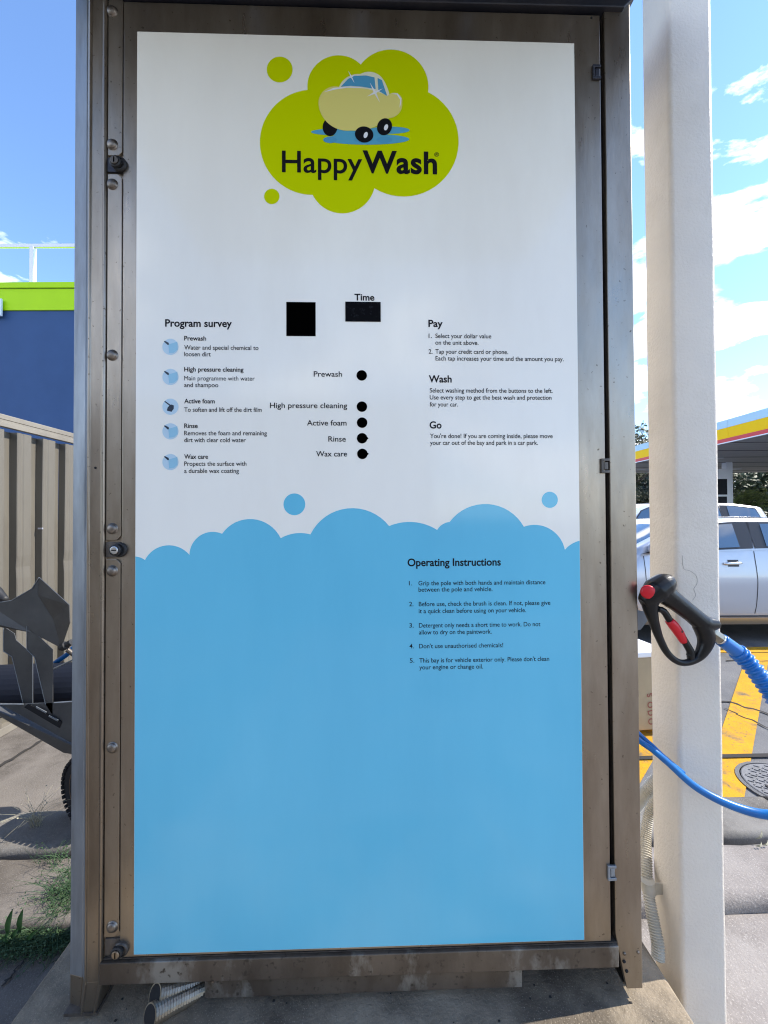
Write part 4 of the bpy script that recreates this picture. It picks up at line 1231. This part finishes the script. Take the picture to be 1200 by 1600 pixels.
# ------------------------------------------------------------------ cars
def lerp_tab(tab, x):
    if x <= tab[0][0]: return tab[0][1]
    for (a, va), (b, vb) in zip(tab, tab[1:]):
        if x <= b:
            t = (x - a) / (b - a); return va + (vb - va) * t
    return tab[-1][1]
def make_car(name, loc, tops, belts, length, halfw, paint, label, seam_x, glass_x, group='cars at the petrol station', ws=(.98, 1.72), wheels=(.85, 3.5)):
    car = empty(name, loc, 0, label, 'car', group)
    def sy(x, z):
        end = min(1, .80 + .20 * math.sin(min(1, max(0, x / .8)) * math.pi / 2)) * min(1, .84 + .16 * math.sin(min(1, max(0, (length - x) / .7)) * math.pi / 2))
        zb = lerp_tab(belts, x); zt = lerp_tab(tops, x)
        w = lerp_tab([(.18, .86), (.30, .93), (.45, .975), (.62, .995), (.74, 1.0), (.86, .985), (zb, .945)], z) if z <= zb else .945 - (z - zb) / .45 * .15
        return halfw * end * w
    def section(x):
        zb = min(lerp_tab(belts, x), lerp_tab(tops, x) - .015); zt = lerp_tab(tops, x)
        zl = .22 if .25 < x < length - .25 else .30
        pts = [(sy(x, zl) * .95, zl)]
        for z in (.30, .38, .45, .54, .62, .68, .74, .80, .86):
            if z < zb - .03 and z > zl: pts.append((sy(x, z), z))
            else: pts.append((sy(x, min(max(z, zl), zb - .01)), min(max(z, zl), zb - .01)))
        pts.append((sy(x, zb), zb))
        for k in range(1, 5):
            z = zb + (zt - .03 - zb) * k / 4
            pts.append((sy(x, z) if zt - zb > .1 else sy(x, zb) * (1 - .03 * k), z))
        yl = pts[-1][0]
        for k in (.94, .82, .6, .3, 0):
            pts.append((yl * k, zt - .03 * (k ** 3)))
        return pts
    N = 90
    half = []
    for i in range(N + 1):
        x = length * i / N
        half.append((x, section(x)))
    vs = []
    K = len(half[0][1])
    ring = 2 * K - 1
    for x, s_ in half:
        for y, z in s_: vs.append((x, -y, z))
        for y, z in reversed(s_[:-1]): vs.append((x, y, z))
    fs = [(i * ring + j, i * ring + j + 1, (i + 1) * ring + j + 1, (i + 1) * ring + j) for i in range(N) for j in range(ring - 1)]
    fs += [(i * ring + ring - 1, i * ring, (i + 1) * ring, (i + 1) * ring + ring - 1) for i in range(N)]
    fs += [tuple(range(ring)), tuple(N * ring + j for j in range(ring - 1, -1, -1))]
    body_ = MB().add(vs, fs).build('body', paint, car, smooth=True)
    cut = MB()
    for wx in wheels:
        for s in (-1, 1):
            cut.lathe((wx, s * (halfw + .05), .33), (0, -s, 0), [(.365, 0), (.365, .32)], 32)
    co = cut.build('wheel_arch', M['trim'], car)
    bpy.context.view_layer.update()
    bo = body_.modifiers.new('arch', 'BOOLEAN'); bo.object = co; bo.operation = 'DIFFERENCE'; bo.solver = 'EXACT'
    dg = bpy.context.evaluated_depsgraph_get()
    me = bpy.data.meshes.new_from_object(body_.evaluated_get(dg))
    body_.modifiers.clear(); body_.data = me
    bpy.data.objects.remove(co)
    def patch(name_, xa, xb, za, zb_, m_, off, nu=10, nv=6, par=car):
        def f(u, v):
            x0_ = xa[0] + (xa[1] - xa[0]) * v; x1_ = xb[0] + (xb[1] - xb[0]) * v
            x = x0_ + (x1_ - x0_) * u
            z = (za(x) if callable(za) else za) * (1 - v) + (zb_(x) if callable(zb_) else zb_) * v
            return (x, -sy(x, z) - off, z)
        g_ = MB().grid(f, nu, nv)
        o_ = g_.build(name_, m_, par, smooth=True)
        return o_
    zb_f = lambda x: lerp_tab(belts, x) + .03
    zt_f = lambda x: lerp_tab(tops, x) - .085
    for i, (a0, a1_, b0, b1) in enumerate(glass_x):
        fr_ = patch('window', (a0 - (.125 if i else .03), a1_ - (.15 if i else .02)), (b0 + (.15 if i == 0 else .03), b1 + (.19 if i == 0 else .02)), lambda x: zb_f(x) - .02, lambda x: zt_f(x) + .02, M['trim'], .010)
        patch('pane', (a0, a1_), (b0, b1), zb_f, zt_f, M['glass'], .014, par=fr_)
    patch('belt_trim', (glass_x[0][0] - .03,) * 2, (glass_x[-1][2] + .06,) * 2, lambda x: lerp_tab(belts, x) - .012, lambda x: lerp_tab(belts, x) + .006, M['alloy'], .007, 30, 1)
    # windscreen
    def wsf(u, v):
        x = ws[0] + (ws[1] - ws[0]) * v
        zt = lerp_tab(tops, x)
        s_ = section(x)
        w = s_[-6][0] * .95
        y = -w + 2 * w * u
        k = abs(y) / max(s_[-5][0], .01)
        return (x + .10 * (k ** 2) - .06, y, zt - .03 * min(1, k) ** 3 + .012)
    MB().grid(wsf, 12, 8).build('windscreen', M['glass'], car, smooth=True)
    for x in seam_x:
        patch('door_seam', (x - .004, x - .004), (x + .004, x + .004), .36, lambda x: lerp_tab(belts, x) - .02, M['trim'], .0025, 1, 12)
    patch('sill', (wheels[0] + .42,) * 2, (wheels[1] - .42,) * 2, .23, .315, M['alloy'] if paint == M['car'] else M['trim'], .008, 12, 3)
    patch('sill_groove', (wheels[0] + .42,) * 2, (wheels[1] - .42,) * 2, .325, .338, M['trim'], .005, 12, 1)
    for x in seam_x[1:2]:
        hx, hz = x - .26, lerp_tab(belts, x) - .155
        hh = MB(); yb = -sy(hx, hz)
        hh.tube([(hx - .10, yb - .004, hz), (hx - .07, yb - .022, hz), (hx + .03, yb - .026, hz + .004), (hx + .10, yb - .006, hz + .006)], [.010, .016, .017, .012], n=10)
        hh.build('handle', M['chrome'] if paint == M['car'] else paint, car, smooth=True)
        patch('handle_recess', (hx - .05,) * 2, (hx + .07,) * 2, hz - .035, hz + .04, M['trim'], .003, 6, 4)
    for x in seam_x[2:3]:
        hx, hz = x - .2, lerp_tab(belts, x) - .14
    # lamps
    patch('headlight', (.10, .16), (.62, .55), .56, .70, M['lamp_face'], .006, 6, 4)
    patch('tail_light', (length - .5, length - .42), (length - .1, length - .12), .72, .88, M['red_paint'], .006, 6, 4)
    # mirror
    mx_ = glass_x[0][0] + .10
    mz = lerp_tab(belts, mx_) + .06
    MB().tube([(mx_, -sy(mx_, mz) + .02, mz - .03), (mx_ - .02, -sy(mx_, mz) - .06, mz), (mx_ - .03, -sy(mx_, mz) - .19, mz + .02)], [.03, .07, .055], n=12, squash=(.6, 1, 1)).build('mirror', paint, car, smooth=True)
    for wx in wheels:
        for s in (-1, 1):
            yc = s * (halfw - .10)
            w_ = MB().lathe((wx, yc, .32), (0, s, 0), [(.20, -.09), (.29, -.10), (.315, -.085), (.32, 0), (.315, .075), (.29, .09), (.215, .085), (.20, .06)], 40).build('tyre', M['tyre'], car, smooth=True)
            rm_ = MB(); rm_.lathe((wx, yc, .32), (0, s, 0), [(.21, .0), (.212, .08), (.20, .082), (.195, .03), (.05, .03), (.045, .06), (0, .062)], 40)
            for k in range(5):
                a = 2 * math.pi * k / 5 + .3
                d1 = Vector((math.cos(a), 0, math.sin(a))); d2 = Vector((-math.sin(a), 0, math.cos(a)))
                c0 = Vector((wx, yc + s * .05, .32))
                rm_.poly([c0 + d1 * .03 + d2 * .022, c0 + d1 * .2 + d2 * .034, c0 + d1 * .2 - d2 * .034, c0 + d1 * .03 - d2 * .022], (0, s * .022, 0))
            rm_.build('rim', M['alloy'], w_)
    MB().box(.5, length - .5, -halfw + .2, halfw - .2, .2, .4).build('underbody', M['trim'], car)
    return car
CAR_X, CAR_Y = 1.62, 4.55 + .88
make_car('silver_car', (CAR_X, CAR_Y, 0),
    [(0, .56), (.06, .68), (.3, .78), (.95, .97), (1.35, 1.17), (1.75, 1.36), (2.0, 1.425), (2.35, 1.45), (2.9, 1.445), (3.3, 1.41), (3.75, 1.27), (4.05, 1.12), (4.4, 1.05), (4.52, .9)],
    [(0, .50), (.3, .74), (.95, .93), (1.3, 1.035), (2.4, 1.075), (3.6, 1.10), (4.2, 1.05), (4.52, .85)], 4.52, .885, M['car'],
    'silver sedan side on behind the white post, with door handle and windows coloured by sky reflection', [1.28, 2.515, 3.45], [(1.28, 1.80, 2.36, 2.34), (2.66, 2.65, 3.42, 3.20)])
make_car('parked_car', (3.6, 9.2, 0),
    [(0, .7), (.06, .85), (.3, .98), (.95, 1.1), (1.25, 1.3), (1.6, 1.6), (1.9, 1.72), (2.4, 1.76), (3.6, 1.74), (4.2, 1.66), (4.5, 1.2), (4.62, .9)],
    [(0, .62), (.3, .94), (.95, 1.06), (2.4, 1.13), (4.2, 1.16), (4.62, .8)], 4.62, .93, M['car_white'],
    'white tall car farther back, glimpsed in the gap between cabinet and post', [1.2, 2.35, 3.4], [(1.2, 1.72, 2.28, 2.25), (2.42, 2.42, 3.35, 3.3), (3.5, 3.48, 4.2, 4.05)])

# ------------------------------------------------------------------ weeds
rnd = random.Random(12)
def weed_tangle(name, centres, n, m, h, spread, lab, cat='weed', blade=.0012, curl=1.0, kind=None):
    mb = MB()
    for k in range(n):
        cx_, cy_, cz_ = centres[rnd.randrange(len(centres))]
        x, y = cx_ + rnd.gauss(0, spread), cy_ + rnd.gauss(0, spread * .7)
        a = rnd.uniform(0, 6.28)
        hh = h * rnd.uniform(.4, 1.1)
        ln = rnd.uniform(.4, 1.2) * hh * curl
        p = []
        for t in (0, .3, .6, 1):
            p.append((x + ln * t * t * math.cos(a) + rnd.gauss(0, .003), y + ln * t * t * math.sin(a) + rnd.gauss(0, .003), cz_ + hh * (t - .35 * t * t * rnd.uniform(.6, 1.9))))
        mb.tube(p, [blade, blade, blade * .8, blade * .3], n=3, sub=2, cap=False)
        if rnd.random() < .7:
            for q_ in p[1:]:
                c = Vector(q_); u = Vector((rnd.gauss(0, 1), rnd.gauss(0, 1), rnd.gauss(0, .5))).normalized() * rnd.uniform(.004, .010)
                v = u.orthogonal().normalized() * u.length * .35
                mb.add([c, c + u * .5 + v, c + u, c + u * .5 - v], [(0, 1, 2, 3)])
    o = mb.build(name, M[m], recalc=False)
    tag(o, lab, cat, kind=kind)
    return o
def gz(px, py, z): v = G(px, py, z); return (v.x, v.y, z)
weed_tangle('weeds', [gz(95, 1440, .03), gz(60, 1468, .01), gz(85, 1480, .01), gz(108, 1460, .01), gz(110, 1400, .05), gz(35, 1478, .01), gz(15, 1478, .01)], 950, 'weed_dark', .085, .035, 'dark green tangled creeping weed beside the left cabinet foot', blade=.0011, curl=1.4)
weed_tangle('weeds', [gz(100, 1395, .075), gz(85, 1345, .075), gz(112, 1370, .075), gz(100, 1420, .06)], 170, 'weed_dark', .08, .03, 'small thin weed growing in the kerb joint on the left', blade=.0009, curl=1.2)
weed_tangle('dry_grass', [gz(53, 1292, .085), gz(60, 1290, .085)], 34, 'straw', .17, .014, 'dry pale grass tuft on the kerb in front of the black tyre', 'grass tuft', blade=.0009)
lw = MB()
def leaf(mb, base, tip, w, up=.01):
    base, tip = Vector(base), Vector(tip)
    d = tip - base; side = Vector((d.z, 0, -d.x)).normalized() * w
    vs, fs = [], []
    for i, (t, s) in enumerate(((0, .1), (.2, .6), (.45, 1), (.7, .85), (.9, .4), (1, .02))):
        c = base + d * t + Vector((0, -up * math.sin(t * math.pi), 0))
        vs += [c - side * s, c + Vector((0, up * .3, 0)), c + side * s]
    for i in range(5):
        b = i * 3
        fs += [(b, b + 1, b + 4, b + 3), (b + 1, b + 2, b + 5, b + 4)]
    mb.add(vs, fs)
lb_ = empty('leafy_weed', G(30, 1478, .01), 0, 'low weed with broad bright green leaves at the left edge', 'weed')
org = Vector(lb_.location)
for (a, b, c, d, w) in ((12, 1462, 20, 1420, .010), (2, 1472, 16, 1455, .007), (32, 1458, 36, 1420, .010), (18, 1466, 30, 1448, .007), (0, 1470, -15, 1440, .012), (40, 1470, 58, 1452, .007), (26, 1475, 8, 1464, .006)):
    mb = MB(); leaf(mb, P(a, b, org.y - .005) - org, P(c, d, org.y - .03) - org, w)
    mb.build('leaf', M['weed'], lb_, smooth=True)
# small litter
lit = MB()
for k in range(60):
    px, py = rnd.uniform(0, 110), rnd.uniform(1345, 1352)
    c = G(px, py, .01) + Vector((0, 0, .004)); s = rnd.uniform(.002, .006)
    lit.box(c.x - s, c.x + s, c.y - s, c.y + s * .7, c.z - s, c.z + s * .4)
for k in range(120):
    c = Vector((rnd.uniform(-2.3, 3.2), rnd.uniform(1.735, 1.755), .045)); s = rnd.uniform(.002, .005)
    lit.box(c.x - s, c.x + s, c.y - s, c.y + s * .7, c.z - s, c.z + s * .5)
for k in range(25):
    c = Vector((rnd.uniform(-.8, .75), rnd.uniform(1.0, 1.12), .2)); s = rnd.uniform(.001, .003)
    lit.box(c.x - s, c.x + s, c.y - s, c.y + s * .7, c.z - s, c.z + s * .5)
tag(lit.build('grit', M['crack']), kind='stuff')
for i, (a, b) in enumerate(((1181, 1312), (1190, 1321), (1180, 1323))):
    lf_ = MB(); p0 = G(a, b, .07)
    leaf(lf_, (0, 0, 0), (.03, .004, .012 if i else .03), .006)
    o = lf_.build('fallen_leaf', M['straw']); o.location = p0 + Vector((0, 0, .004))
    tag(o, ('upright small dry leaf in the kerb joint right of the post', 'small dry leaf lying farthest right in the kerb joint', 'small dry leaf lying flat left of its pair in the kerb joint')[i], 'leaf')
print('objects', len(bpy.data.objects))
